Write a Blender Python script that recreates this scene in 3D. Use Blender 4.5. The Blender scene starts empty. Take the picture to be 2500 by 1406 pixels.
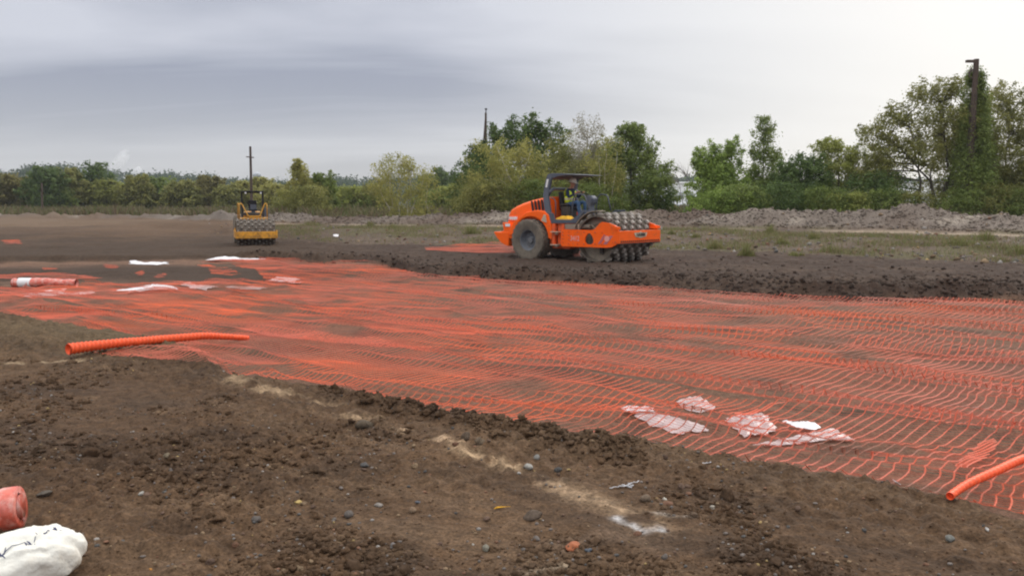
import bpy, bmesh, math, random
import numpy as np
from mathutils import Vector, Matrix, Euler
R = math.radians
scene = bpy.context.scene
COL = scene.collection

# ------------------------------------------------------------------ camera
F = 2083.0; CX, CY = 1250.0, 703.0; EYE = 1.9
PITCH = math.atan(203.0 / F)
cam_d = bpy.data.cameras.new('camera'); cam = bpy.data.objects.new('camera', cam_d); COL.objects.link(cam)
cam_d.sensor_width = 36; cam_d.lens = 36 * F / 2500; cam_d.clip_end = 6000; cam_d.clip_start = 0.05
cam.location = (0, 0, EYE); cam.rotation_euler = (math.pi / 2 - PITCH, 0, 0)
scene.camera = cam
# ------------------------------------------------------------------ world, sun, exposure
SUN_AZ, SUN_EL = 38.0, 26.0
sdir = Vector((math.sin(R(SUN_AZ)) * math.cos(R(SUN_EL)), math.cos(R(SUN_AZ)) * math.cos(R(SUN_EL)), math.sin(R(SUN_EL))))
world = bpy.data.worlds.new('World'); scene.world = world; world.use_nodes = True
def nodes_of(nt):
    nt.nodes.clear()
    def N(t, **kw):
        n = nt.nodes.new(t)
        for k, v in kw.items():
            if k.startswith('i_'):
                key = k[2:]
                key = int(key) if key.isdigit() else key.replace('_', ' ')
                n.inputs[key].default_value = v
            else: setattr(n, k, v)
        return n
    return N, lambda a, b: nt.links.new(a, b)
N, L = nodes_of(world.node_tree)
tc = N('ShaderNodeTexCoord'); sep = N('ShaderNodeSeparateXYZ'); L(tc.outputs['Generated'], sep.inputs[0])
def math_(op, a, b=None, c=None, clamp=False):
    n = N('ShaderNodeMath', operation=op, use_clamp=clamp)
    for i, v in enumerate((a, b, c)):
        if v is None: continue
        if isinstance(v, (int, float)): n.inputs[i].default_value = v
        else: L(v, n.inputs[i])
    return n.outputs[0]
zc = math_('MAXIMUM', sep.outputs[2], 0.0)
den = math_('ADD', zc, 0.13)
px_ = math_('DIVIDE', sep.outputs[0], den); py_ = math_('DIVIDE', sep.outputs[1], den)
comb = N('ShaderNodeCombineXYZ'); L(px_, comb.inputs[0]); L(py_, comb.inputs[1])
mp = N('ShaderNodeMapping'); mp.inputs['Rotation'].default_value = (0, 0, R(-14)); mp.inputs['Scale'].default_value = (0.34, 0.95, 1); mp.inputs['Location'].default_value = (2.3, 0.4, 0)
L(comb.outputs[0], mp.inputs[0])
n1 = N('ShaderNodeTexNoise', i_Scale=0.9, i_Detail=7.0, i_Roughness=0.5, i_Distortion=0.35); L(mp.outputs[0], n1.inputs['Vector'])
ramp = N('ShaderNodeValToRGB'); _bias = N('ShaderNodeMapRange'); L(zc, _bias.inputs[0]); _bias.inputs['From Min'].default_value = 0.06; _bias.inputs['From Max'].default_value = 0.24; _bias.inputs['To Min'].default_value = -0.05; _bias.inputs['To Max'].default_value = 0.13
L(math_('ADD', n1.outputs[0], _bias.outputs[0]), ramp.inputs[0])
ramp.color_ramp.elements[0].position = 0.37; ramp.color_ramp.elements[0].color = (0.27, 0.29, 0.365, 1)
ramp.color_ramp.elements[1].position = 0.61; ramp.color_ramp.elements[1].color = (0.53, 0.545, 0.61, 1)
def mixc(fac, a, b, mode='MIX'):
    n = N('ShaderNodeMix', data_type='RGBA', blend_type=mode)
    for i, v in ((0, fac), (6, a), (7, b)):
        if isinstance(v, (int, float)): n.inputs[i].default_value = v
        elif isinstance(v, tuple): n.inputs[i].default_value = v
        else: L(v, n.inputs[i])
    return n.outputs[2]
# pale warm band near the horizon
hz = math_('SMOOTH_MIN', 1.0, math_('DIVIDE', zc, 0.13), 0.4)
hzf = math_('SUBTRACT', 1.0, hz, clamp=True)
base = mixc(hzf, ramp.outputs[0], (0.50, 0.50, 0.50, 1))
# brightening toward the hidden sun and overhead
gl = N('ShaderNodeVectorMath', operation='DOT_PRODUCT'); L(tc.outputs['Generated'], gl.inputs[0])
g = Vector((math.sin(R(31)), math.cos(R(31)), 0.17)).normalized(); gl.inputs[1].default_value = g
gd = math_('MULTIPLY', math_('SUBTRACT', gl.outputs['Value'], 0.80), 5.0, clamp=True)
gp = math_('POWER', gd, 1.6)
base2 = mixc(math_('MULTIPLY', gp, 0.92), base, (0.78, 0.775, 0.76, 1))
ov = math_('MULTIPLY', math_('SUBTRACT', zc, 0.25), 2.2, clamp=True)
base3 = mixc(ov, base2, (1.6, 1.6, 1.6, 1))
sky = N('ShaderNodeTexSky', sky_type='NISHITA', sun_disc=False, sun_elevation=R(SUN_EL), sun_rotation=R(SUN_AZ), air_density=1.0, dust_density=2.0)
bgs = N('ShaderNodeBackground', i_Strength=0.05); L(sky.outputs[0], bgs.inputs[0])
bgc = N('ShaderNodeBackground', i_Strength=1.0); L(base3, bgc.inputs[0])
ms = N('ShaderNodeMixShader', i_0=0.88); L(bgs.outputs[0], ms.inputs[1]); L(bgc.outputs[0], ms.inputs[2])
wo = N('ShaderNodeOutputWorld'); L(ms.outputs[0], wo.inputs[0])
sd = bpy.data.lights.new('sun', 'SUN'); so = bpy.data.objects.new('sun', sd); COL.objects.link(so)
sd.energy = 0.9; sd.angle = R(14); sd.color = (1.0, 0.94, 0.85); so.rotation_euler = sdir.to_track_quat('Z', 'Y').to_euler()
scene.view_settings.view_transform = 'Standard'; scene.view_settings.look = 'None'; scene.view_settings.gamma = 1; scene.view_settings.exposure = 0.38
scene.render.engine = 'CYCLES'
scene.cycles.max_bounces = 6; scene.cycles.diffuse_bounces = 3; scene.cycles.transparent_max_bounces = 12; scene.cycles.volume_bounces = 3
scene.cycles.filter_width = 2.1

# ------------------------------------------------------------------ numpy noise
rng = np.random.default_rng(7); random.seed(7)
def _h(ix, iy, seed):
    h = (ix.astype(np.int64) * 374761393 + iy.astype(np.int64) * 668265263 + seed * 974634777) & 0x7fffffff
    h = ((h ^ (h >> 13)) * 1274126177) & 0x7fffffff
    return ((h ^ (h >> 16)) & 0xffff) / 65535.0
def vn(x, y, seed=0):
    ix = np.floor(x); iy = np.floor(y); fx = x - ix; fy = y - iy
    fx = fx * fx * (3 - 2 * fx); fy = fy * fy * (3 - 2 * fy)
    a = _h(ix, iy, seed); b = _h(ix + 1, iy, seed); c = _h(ix, iy + 1, seed); d = _h(ix + 1, iy + 1, seed)
    return (a * (1 - fx) + b * fx) * (1 - fy) + (c * (1 - fx) + d * fx) * fy
def fbm(x, y, oct=4, seed=0, gain=0.5):
    s = 0; a = 1; t = 0
    for o in range(oct):
        s = s + a * (vn(x, y, seed + o * 17) - 0.5) * 2; t += a
        x, y = x * 1.93 * 0.8 - y * 1.93 * 0.6 + 5.2, x * 1.93 * 0.6 + y * 1.93 * 0.8 + 1.3; a *= gain
    return s / t
def cells(x, y, seed=0):           # distance to nearest jittered point: rounded lumps
    ix = np.floor(x); iy = np.floor(y); best = np.full(np.shape(x), 9.0)
    for dx in (-1, 0, 1):
        for dy in (-1, 0, 1):
            jx = ix + dx; jy = iy + dy
            cx = jx + _h(jx, jy, seed); cy = jy + _h(jx, jy, seed + 5)
            best = np.minimum(best, (cx - x) ** 2 + (cy - y) ** 2)
    return np.sqrt(best)
def sstep(t): t = np.clip(t, 0, 1); return t * t * (3 - 2 * t)

# ------------------------------------------------------------------ picture point -> point of the site
SP, CP = math.sin(PITCH), math.cos(PITCH)
def ray(px, py):
    u = (px - CX) / F; v = (CY - py) / F
    return Vector((u, CP + v * SP, -SP + v * CP))
def onz(px, py, z):
    d = ray(px, py); t = (z - EYE) / d.z
    return Vector((d.x * t, d.y * t, z))
def atd(px, py, dist):             # the point on that sight line at depth dist
    d = ray(px, py); t = dist / d.y
    return Vector((d.x * t, dist, EYE + d.z * t))
def bline(pts, z):
    r = []
    for px, py in pts:
        p = onz(px, py, z); r.append((p.x / p.y, p.y))
    r.sort(); a = np.array(r); return lambda c: np.interp(c, a[:, 0], a[:, 1])
NEAR = [(-900, 700), (-300, 740), (0, 765), (110, 788), (300, 815), (440, 850), (560, 917), (648, 926), (756, 938), (828, 949), (864, 960), (900, 972), (964, 988), (1105, 1020), (1252, 1042), (1460, 1073), (1700, 1113), (1906, 1148), (2060, 1166), (2302, 1217), (2500, 1272), (2900, 1380), (3400, 1500)]
FAR = [(-900, 650), (-300, 640), (0, 640), (300, 634), (640, 630), (792, 643), (850, 642), (912, 647), (944, 650), (970, 656), (1000, 668), (1046, 678), (1166, 678), (1196, 686), (1300, 688), (1480, 700), (1684, 711), (1883, 724), (1974, 724), (2079, 736), (2143, 731), (2312, 730), (2398, 726), (2500, 736), (3400, 770)]
D_near = bline(NEAR, -0.06); D_far = bline(FAR, -0.12)
D_b0 = bline([(-900, 548), (0, 548), (300, 550), (560, 575), (750, 592), (850, 600), (1240, 600), (1620, 612), (1900, 620), (2250, 638), (2500, 650), (3400, 690)], 0.0)
D_track = bline([(-900, 532), (0, 532), (300, 535), (560, 545), (680, 548), (1000, 552), (1230, 554), (1620, 557), (1900, 566), (2500, 579), (3400, 600)], 0.42)
_tp = [(-900, 520), (0, 521), (300, 523), (470, 530), (540, 519), (600, 530), (700, 526), (860, 534), (1000, 533), (1130, 526), (1230, 522), (1500, 527), (1570, 519), (1610, 514), (1660, 524), (1700, 517), (1760, 526), (1850, 518), (1900, 516), (1990, 521), (2060, 520), (2150, 516), (2200, 507), (2240, 508), (2300, 522), (2400, 529), (2500, 533), (3400, 540)]
_tc = np.array([(p - CX) / F for p, _ in _tp]); _ty = np.array([q for _, q in _tp])
def ground(X, Y, detail=True):
    X = np.asarray(X, float); Y = np.asarray(Y, float)
    Ys = np.maximum(Y, 1.0); c = np.clip(X / Ys, -1.2, 1.2)
    n1_ = fbm(X * 0.6, Y * 0.6, 3, 3)
    nr = D_near(c) + 0.12 * n1_; fr = D_far(c); b0 = D_b0(c); tr = D_track(c)
    z = 0.0 + 0.04 * fbm(X * 0.35, Y * 0.35, 2, 9)
    wn = 1 - sstep((Ys - nr) / 0.45 + 0.6)
    z = z * wn + (-0.15) * (1 - wn)
    # low ridge of clods at the edge of the net
    rid = np.exp(-((Ys - nr + 0.38) / 0.26) ** 2) * sstep((c + 0.22) / 0.06) * (1 - sstep((c - 0.10) / 0.2))
    z = z + 0.05 * rid
    wf = sstep((Ys - fr) / 0.7 + 0.05 + 0.35 * fbm(X * 1.3, Y * 1.3, 2, 31))
    wl = sstep((c + 0.36) / 0.08)                  # no step of fill at the far left
    z = z * (1 - wf) + (0.0 * wf)
    edge = wf * np.exp(-np.maximum(Ys - fr - 0.6, 0) / 1.6) * wl
    z = z + 0.10 * edge
    wb = sstep((Ys - b0) / (0.55 * (tr - b0)))
    z = z + 0.42 * wb
    # spoil windrow behind the track
    cr = tr + 4.2; tz = EYE - (np.interp(c, _tc, _ty) - 500) / F * cr
    A = np.maximum(tz - 0.42, 0.02)
    wd = np.where(Ys < cr, 2.6, 4.5)
    w = np.exp(-((Ys - cr) / wd) ** 2)
    z = z + A * w
    beyond = sstep((Ys - cr - 2) / 14)
    z = z + 0.15 * beyond
    if detail:
        wnet = (1 - wn) * (1 - wf); wfill = wf * (1 - wb)
        med = fbm(X * 2.1, Y * 2.1, 4, 21); fine = fbm(X * 7, Y * 7, 3, 22)
        lum = 0.5 - cells(X * 6.5, Y * 6.5, 4); lum2 = 0.5 - cells(X * 15, Y * 15, 8)
        patch = sstep(fbm(X * 0.45, Y * 0.45, 3, 41) * 1.6 + 0.45)
        lum3 = 0.5 - cells(X * 34 + 3 * fine, Y * 34, 18)
        z = z + wn * (0.034 * med + (0.014 + 0.062 * patch + 0.05 * rid) * lum + 0.020 * (0.3 + patch) * lum2 + 0.007 * (0.3 + patch) * lum3 + 0.016 * fine)
        # long shallow folds under the netting
        uu = X * 0.79 - Y * 0.61; vv = X * 0.61 + Y * 0.79
        z = z + wnet * (0.085 * fbm(uu * 0.28, vv * 0.9, 3, 51) + 0.025 * med)
        lc = 0.5 - cells(X * 3.1, Y * 3.1, 14)
        rut = fbm((X * 0.74 - Y * 0.67) * 0.35, (X * 0.67 + Y * 0.74) * 2.4, 3, 61)
        rough = wfill * wl
        z = z + rough * (0.06 * med + 0.05 * rut + (0.06 + 0.15 * edge) * lc + 0.03 * fine + (0.03 + 0.06 * edge) * (0.5 - cells(X * 7 + fine, Y * 7, 16)))
        z = z + wfill * (1 - wl) * (0.05 * med + 0.10 * fbm(X * 0.25, Y * 0.5, 2, 71) + sstep((Ys - 40) / 15) * 0.32 * fbm(X * 0.09, Y * 0.13, 3, 73))
        z = z + wb * (1 - w) * 0.035 * med * np.clip(60 / Ys, 0, 1)
        z = z + w * (0.26 * fbm(X * 0.9, Y * 0.9, 3, 81) + (0.15 + 0.22 * A) * (0.5 - cells(X * 1.3, Y * 1.0, 84)) + 0.10 * (0.5 - cells(X * 3.3, Y * 2.6, 86)) + 0.10 * fine)
    return z
def gz(x, y): return float(ground(np.array([x]), np.array([y]))[0])
_T = 2.0 * 1.004 ** np.arange(1250)
def onground(px, py):
    d = ray(px, py); t = _T[_T * d.y < 230]; z = ground(d.x * t, d.y * t); k = np.argmax(EYE + d.z * t <= z)
    t = t[k] if (EYE + d.z * t <= z).any() else t[-1]
    return Vector((d.x * t, d.y * t, EYE + d.z * t))

# ------------------------------------------------------------------ materials
def mat(name, col, rough=0.7, metal=0.0, var=0.15, scale=6.0, bump=0.0, bscale=40.0, dirt=None, dirt_amt=0.0, attr=None, spec=0.3, dscale=3.0, trans=0.0):
    m = bpy.data.materials.new(name); m.use_nodes = True
    nt = m.node_tree; nt.nodes.clear()
    def N(t, **kw):
        n = nt.nodes.new(t)
        for k, v in kw.items(): setattr(n, k, v)
        return n
    L = nt.links.new
    tc = N('ShaderNodeTexCoord'); out = N('ShaderNodeOutputMaterial'); b = N('ShaderNodeBsdfPrincipled')
    b.inputs['Roughness'].default_value = rough; b.inputs['Metallic'].default_value = metal; b.inputs['Specular IOR Level'].default_value = spec
    if attr:
        a = N('ShaderNodeAttribute', attribute_name=attr); src = a.outputs['Color']
    else:
        a = N('ShaderNodeRGB'); a.outputs[0].default_value = (*col, 1); src = a.outputs[0]
    if var > 0:
        nz = N('ShaderNodeTexNoise'); nz.inputs['Scale'].default_value = scale; nz.inputs['Detail'].default_value = 6; nz.inputs['Roughness'].default_value = 0.65
        L(tc.outputs['Object'], nz.inputs['Vector'])
        mr = N('ShaderNodeMapRange'); mr.inputs['From Min'].default_value = 0.3; mr.inputs['From Max'].default_value = 0.7
        mr.inputs['To Min'].default_value = 1 - var; mr.inputs['To Max'].default_value = 1 + var
        L(nz.outputs[0], mr.inputs[0])
        vm = N('ShaderNodeVectorMath', operation='SCALE'); L(src, vm.inputs[0]); L(mr.outputs[0], vm.inputs['Scale']); src = vm.outputs[0]
    if dirt:
        nd = N('ShaderNodeTexNoise'); nd.inputs['Scale'].default_value = dscale; nd.inputs['Detail'].default_value = 8; nd.inputs['Roughness'].default_value = 0.7
        L(tc.outputs['Object'], nd.inputs['Vector'])
        mr = N('ShaderNodeMapRange'); mr.inputs['From Min'].default_value = 0.62 - 0.35 * dirt_amt; mr.inputs['From Max'].default_value = 0.85 - 0.3 * dirt_amt
        mr.inputs['To Max'].default_value = min(1.0, 0.5 + dirt_amt); L(nd.outputs[0], mr.inputs[0])
        mx = N('ShaderNodeMix', data_type='RGBA'); L(mr.outputs[0], mx.inputs[0]); L(src, mx.inputs[6]); mx.inputs[7].default_value = (*dirt, 1); src = mx.outputs[2]
    L(src, b.inputs['Base Color'])
    if bump > 0:
        nb = N('ShaderNodeTexNoise'); nb.inputs['Scale'].default_value = bscale; nb.inputs['Detail'].default_value = 5
        L(tc.outputs['Object'], nb.inputs['Vector'])
        bp = N('ShaderNodeBump'); bp.inputs['Strength'].default_value = 0.6; bp.inputs['Distance'].default_value = bump
        L(nb.outputs[0], bp.inputs['Height']); L(bp.outputs[0], b.inputs['Normal'])
    sh = b.outputs[0]
    if trans > 0:
        t = N('ShaderNodeBsdfTranslucent'); L(src, t.inputs[0]); mxs = N('ShaderNodeMixShader'); mxs.inputs[0].default_value = trans
        L(sh, mxs.inputs[1]); L(t.outputs[0], mxs.inputs[2]); sh = mxs.outputs[0]
    L(sh, out.inputs[0])
    return m
M = {}
M['soil'] = mat('soil', (0.1, 0.08, 0.065), 0.95, attr='Col', var=0.38, scale=11, bump=0.024, bscale=45, spec=0.15)
_nt = M['soil'].node_tree; _b = [n for n in _nt.nodes if n.type == 'BSDF_PRINCIPLED'][0]; _src = _b.inputs['Base Color'].links[0].from_socket
_n2 = _nt.nodes.new('ShaderNodeTexNoise'); _n2.inputs['Scale'].default_value = 48; _n2.inputs['Detail'].default_value = 5; _n2.inputs['Roughness'].default_value = 0.7; _nt.links.new([n for n in _nt.nodes if n.type == 'TEX_COORD'][0].outputs['Object'], _n2.inputs['Vector'])
_m2 = _nt.nodes.new('ShaderNodeMapRange'); _m2.inputs['From Min'].default_value = 0.32; _m2.inputs['From Max'].default_value = 0.68; _m2.inputs['To Min'].default_value = 0.5; _m2.inputs['To Max'].default_value = 1.5; _nt.links.new(_n2.outputs[0], _m2.inputs[0])
_v2 = _nt.nodes.new('ShaderNodeVectorMath'); _v2.operation = 'SCALE'; _nt.links.new(_src, _v2.inputs[0]); _nt.links.new(_m2.outputs[0], _v2.inputs['Scale']); _nt.links.new(_v2.outputs[0], _b.inputs['Base Color'])
M['clod'] = mat('clod', (0.1, 0.08, 0.065), 0.95, attr='Col', var=0.35, scale=40, bump=0.008, bscale=80, spec=0.15)
M['leaf'] = mat('leaf', (0.06, 0.09, 0.03), 0.6, attr='Col', var=0.15, scale=0.8, trans=0.42, spec=0.2)
M['blade'] = mat('blade', (0.12, 0.12, 0.05), 0.7, attr='Col', var=0.1, scale=0.5, trans=0.25, spec=0.2)
M['bark'] = mat('bark', (0.10, 0.085, 0.065), 0.9, var=0.3, scale=3, bump=0.01, bscale=12)
M['bark_grey'] = mat('bark_grey', (0.26, 0.24, 0.22), 0.9, var=0.3, scale=3)
M['birch'] = mat('birch', (0.52, 0.48, 0.42), 0.8, var=0.2, scale=3, dirt=(0.10, 0.09, 0.08), dirt_amt=0.3, dscale=5)
M['pole'] = mat('pole', (0.085, 0.060, 0.048), 0.9, var=0.3, scale=2, bump=0.008, bscale=10)
M['orange_paint'] = mat('orange_paint', (0.97, 0.125, 0.004), 0.45, var=0.05, scale=3, dirt=(0.42, 0.13, 0.05), dirt_amt=0.22, spec=0.25, dscale=3.5)
M['orange_dusty'] = mat('orange_dusty', (0.80, 0.11, 0.02), 0.6, var=0.10, scale=4, dirt=(0.20, 0.11, 0.07), dirt_amt=0.5, dscale=4)
M['grey_paint'] = mat('grey_paint', (0.085, 0.095, 0.12), 0.5, var=0.10, scale=5, dirt=(0.2, 0.18, 0.16), dirt_amt=0.15)
M['black_plastic'] = mat('black_plastic', (0.022, 0.023, 0.028), 0.6, var=0.2, scale=5, dirt=(0.12, 0.10, 0.08), dirt_amt=0.15)
M['tyre'] = mat('tyre', (0.095, 0.082, 0.07), 0.92, var=0.2, scale=5, dirt=(0.20, 0.165, 0.125), dirt_amt=0.75, bump=0.006, bscale=30, dscale=3)
M['tyre_face'] = mat('tyre_face', (0.28, 0.245, 0.20), 0.92, var=0.15, scale=6, dirt=(0.09, 0.08, 0.07), dirt_amt=0.3, bump=0.004, bscale=30, dscale=4)
M['rim'] = mat('rim', (0.15, 0.16, 0.18), 0.6, var=0.15, scale=5, dirt=(0.16, 0.14, 0.12), dirt_amt=0.4)
M['drum'] = mat('drum', (0.10, 0.082, 0.066), 0.85, var=0.3, scale=6, dirt=(0.20, 0.165, 0.13), dirt_amt=0.55, bump=0.006, bscale=22, dscale=4)
M['pad_steel'] = mat('pad_steel', (0.32, 0.285, 0.25), 0.6, metal=0.0, var=0.3, scale=12, dirt=(0.10, 0.08, 0.065), dirt_amt=0.5, dscale=10)
M['dusty_steel'] = mat('dusty_steel', (0.26, 0.215, 0.165), 0.85, var=0.2, scale=5, dirt=(0.12, 0.10, 0.08), dirt_amt=0.3)
M['dark_steel'] = mat('dark_steel', (0.05, 0.045, 0.042), 0.7, var=0.2, scale=5, dirt=(0.15, 0.12, 0.09), dirt_amt=0.4)
M['tan_metal'] = mat('tan_metal', (0.50, 0.40, 0.30), 0.6, var=0.1)
M['white_paint'] = mat('white_paint', (0.78, 0.78, 0.78), 0.5, var=0.05)
M['decal_pink'] = mat('decal_pink', (0.80, 0.35, 0.30), 0.5, var=0.05)
M['decal_violet'] = mat('decal_violet', (0.45, 0.16, 0.18), 0.5, var=0.05)
M['badge_tan'] = mat('badge_tan', (0.55, 0.46, 0.33), 0.5, var=0.08)
M['yellow_paint'] = mat('yellow_paint', (0.72, 0.33, 0.035), 0.5, var=0.08, scale=4, dirt=(0.10, 0.06, 0.04), dirt_amt=0.55, dscale=5)
M['yellow_rail'] = mat('yellow_rail', (0.66, 0.33, 0.05), 0.5, var=0.08)
M['yellow_cloth'] = mat('yellow_cloth', (0.72, 0.38, 0.03), 0.85, var=0.25, scale=8, bump=0.01, bscale=14)
M['skin'] = mat('skin', (0.50, 0.25, 0.16), 0.6, var=0.08)
M['navy'] = mat('navy', (0.022, 0.035, 0.065), 0.9, var=0.15, bump=0.006, bscale=18)
M['denim'] = mat('denim', (0.055, 0.11, 0.21), 0.9, var=0.15, bump=0.006, bscale=18)
M['vest'] = mat('vest', (0.80, 0.95, 0.06), 0.8, var=0.12, bump=0.006, bscale=16)
M['vest_band'] = mat('vest_band', (0.75, 0.62, 0.5), 0.5, var=0.05)
M['hat'] = mat('hat', (0.92, 0.87, 0.76), 0.4, var=0.03)
M['boot'] = mat('boot', (0.35, 0.2, 0.06), 0.8, var=0.1)
M['net'] = mat('net', (0.86, 0.13, 0.055), 0.6, attr='Col', var=0.12, scale=0.7, spec=0.3, trans=0.25)
M['net_roll'] = mat('net_roll', (0.86, 0.105, 0.03), 0.55, var=0.18, scale=20, bump=0.006, bscale=60, dirt=(0.30, 0.07, 0.03), dirt_amt=0.3, dscale=30)
M['plastic'] = mat('plastic', (0.74, 0.62, 0.61), 0.35, var=0.18, scale=5, trans=0.25, spec=0.5, bump=0.01, bscale=22)
M['white_plastic'] = mat('white_plastic', (0.78, 0.75, 0.76), 0.35, var=0.06, scale=5, trans=0.1, spec=0.5, bump=0.01, bscale=22)
M['bag'] = mat('bag', (0.76, 0.74, 0.67), 0.75, var=0.08, scale=5, dirt=(0.5, 0.42, 0.32), dirt_amt=0.3, dscale=5, bump=0.03, bscale=13)
M['blue_tie'] = mat('blue_tie', (0.05, 0.06, 0.14), 0.7, var=0.1)
M['wrap_roll'] = mat('wrap_roll', (0.60, 0.11, 0.07), 0.28, var=0.30, scale=18, dirt=(0.72, 0.42, 0.36), dirt_amt=0.5, dscale=11, spec=0.7, bump=0.006, bscale=26)
M['far_white'] = mat('far_white', (0.93, 0.94, 0.95), 0.7, var=0.03)
M['far_grey'] = mat('far_grey', (0.42, 0.44, 0.47), 0.7, var=0.05)
M['far_tan'] = mat('far_tan', (0.55, 0.50, 0.42), 0.8, var=0.08)
M['glass_dark'] = mat('glass_dark', (0.16, 0.19, 0.22), 0.2, var=0.05, spec=0.6)
M['pipe'] = mat('pipe', (0.13, 0.13, 0.125), 0.6, var=0.2)
M['string'] = mat('string', (0.6, 0.6, 0.62), 0.7, var=0.1)
M['terra'] = mat('terra', (0.33, 0.11, 0.05), 0.85, var=0.2, bump=0.005)
M['hill'] = mat('hill', (0.05, 0.065, 0.04), 0.95, var=0.3, scale=0.05)

# ------------------------------------------------------------------ mesh helpers
def link(name, me, m=None, parent=None, smooth=False, bevel=0):
    me.validate() if False else None
    o = bpy.data.objects.new(name, me); COL.objects.link(o)
    if m is not None:
        for x in (m if isinstance(m, (list, tuple)) else [m]): me.materials.append(M[x])
    if parent is not None: o.parent = parent
    if smooth is True: me.polygons.foreach_set('use_smooth', [True] * len(me.polygons))
    if bevel:
        b = o.modifiers.new('bevel', 'BEVEL'); b.width = bevel; b.segments = 2; b.limit_method = 'ANGLE'; b.angle_limit = R(35)
    return o
def empty(name, loc=(0, 0, 0), rz=0, label=None, cat=None, group=None):
    o = bpy.data.objects.new(name, None); COL.objects.link(o); o.location = loc; o.rotation_euler = (0, 0, rz); o.empty_display_size = 0.3
    tag(o, label, cat, group); return o
def tag(o, label=None, cat=None, group=None, kind=None):
    if label: o['label'] = label
    if cat: o['category'] = cat
    if group: o['group'] = group
    if kind: o['kind'] = kind
    return o
def npmesh(name, V, Fq, col=None, mi=None, smooth=False):
    V = np.asarray(V, np.float32); Fq = np.asarray(Fq, np.int32); k = Fq.shape[1]
    me = bpy.data.meshes.new(name); me.vertices.add(len(V)); me.vertices.foreach_set('co', V.ravel())
    me.loops.add(Fq.size); me.loops.foreach_set('vertex_index', Fq.ravel())
    me.polygons.add(len(Fq)); me.polygons.foreach_set('loop_start', np.arange(0, Fq.size, k, dtype=np.int32))
    try: me.polygons.foreach_set('loop_total', np.full(len(Fq), k, np.int32))
    except Exception: pass
    if col is not None:
        a = me.color_attributes.new('Col', 'FLOAT_COLOR', 'POINT'); c = np.ones((len(V), 4), np.float32); c[:, :3] = col; a.data.foreach_set('color', c.ravel())
    if mi is not None: me.polygons.foreach_set('material_index', np.asarray(mi, np.int32))
    if smooth: me.polygons.foreach_set('use_smooth', np.ones(len(Fq), bool))
    me.update(calc_edges=True); return me
class MB:
    def __init__(s): s.v = []; s.f = []; s.mi = []; s.m = 0
    def add(s, vs, fs):
        b = len(s.v); s.v += [tuple(v) for v in vs]; s.f += [tuple(i + b for i in f) for f in fs]; s.mi += [s.m] * len(fs); return s
    def box(s, c, d, rot=(0, 0, 0), taper=1.0):
        E = Euler(rot).to_matrix(); h = Vector(d) / 2; vs = []
        for z in (-1, 1):
            k = taper if z > 0 else 1
            for x, y in ((-1, -1), (1, -1), (1, 1), (-1, 1)): vs.append(Vector(c) + E @ Vector((x * h.x * k, y * h.y * k, z * h.z)))
        return s.add(vs, [(0, 3, 2, 1), (4, 5, 6, 7), (0, 1, 5, 4), (1, 2, 6, 5), (2, 3, 7, 6), (3, 0, 4, 7)])
    def prism(s, prof, y0, y1):     # (x,z) outline pushed along y
        n = len(prof); vs = [(x, y0, z) for x, z in prof] + [(x, y1, z) for x, z in prof]
        return s.add(vs, [tuple(range(n)), tuple(range(2 * n - 1, n - 1, -1))] + [(i, i + n, (i + 1) % n + n, (i + 1) % n) for i in range(n)])
    def tube(s, pts, r, n=10, cap=True):
        pts = [Vector(p) for p in pts]; rs = r if isinstance(r, (list, tuple)) else [r] * len(pts); vs = []; fs = []
        up = Vector((0, 0, 1)); prev = None
        for i, p in enumerate(pts):
            t = (pts[min(i + 1, len(pts) - 1)] - pts[max(i - 1, 0)]).normalized()
            a = prev if prev is not None else (Vector((1, 0, 0)) if abs(t.z) > 0.9 else up)
            a = (a - t * a.dot(t)).normalized(); prev = a; b = t.cross(a)
            for k in range(n):
                w = 2 * math.pi * k / n; vs.append(p + (a * math.cos(w) + b * math.sin(w)) * rs[i])
        for i in range(len(pts) - 1):
            for k in range(n): fs.append((i * n + k, i * n + (k + 1) % n, (i + 1) * n + (k + 1) % n, (i + 1) * n + k))
        if cap: fs += [tuple(range(n - 1, -1, -1)), tuple(range((len(pts) - 1) * n, len(pts) * n))]
        return s.add(vs, fs)
    def lathe(s, prof, c, n=40, axis='Y'):   # prof: (radius, along axis)
        vs = []; fs = []; m = len(prof)
        for k in range(n):
            w = 2 * math.pi * k / n
            for r, h in prof:
                a, b = r * math.cos(w), r * math.sin(w)
                p = {'Y': (a, h, b), 'X': (h, a, b), 'Z': (a, b, h)}[axis]; vs.append(Vector(c) + Vector(p))
        for k in range(n):
            for j in range(m - 1): fs.append((k * m + j, ((k + 1) % n) * m + j, ((k + 1) % n) * m + j + 1, k * m + j + 1))
        return s.add(vs, fs)
    def sphere(s, c, r, nu=14, nv=8, sq=(1, 1, 1)):
        prof = [(math.sin(math.pi * j / nv) * r * 1.0, -math.cos(math.pi * j / nv) * r) for j in range(nv + 1)]
        b = len(s.v); s.lathe(prof, (0, 0, 0), nu, 'Z')
        for i in range(b, len(s.v)): v = s.v[i]; s.v[i] = (c[0] + v[0] * sq[0], c[1] + v[1] * sq[1], c[2] + v[2] * sq[2])
        return s
    def build(s, name, m, parent=None, smooth=False, bevel=0):
        me = bpy.data.meshes.new(name); me.from_pydata(s.v, [], s.f); me.polygons.foreach_set('material_index', s.mi)
        bm = bmesh.new(); bm.from_mesh(me); bmesh.ops.remove_doubles(bm, verts=bm.verts, dist=1e-5); bmesh.ops.recalc_face_normals(bm, faces=bm.faces)
        bm.to_mesh(me); bm.free(); me.update()
        o = link(name, me, m, parent, smooth, bevel)
        if smooth == 'auto':
            for e in (): pass
            me.polygons.foreach_set('use_smooth', [True] * len(me.polygons)); me.set_sharp_from_angle(angle=R(38))
        return o
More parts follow.
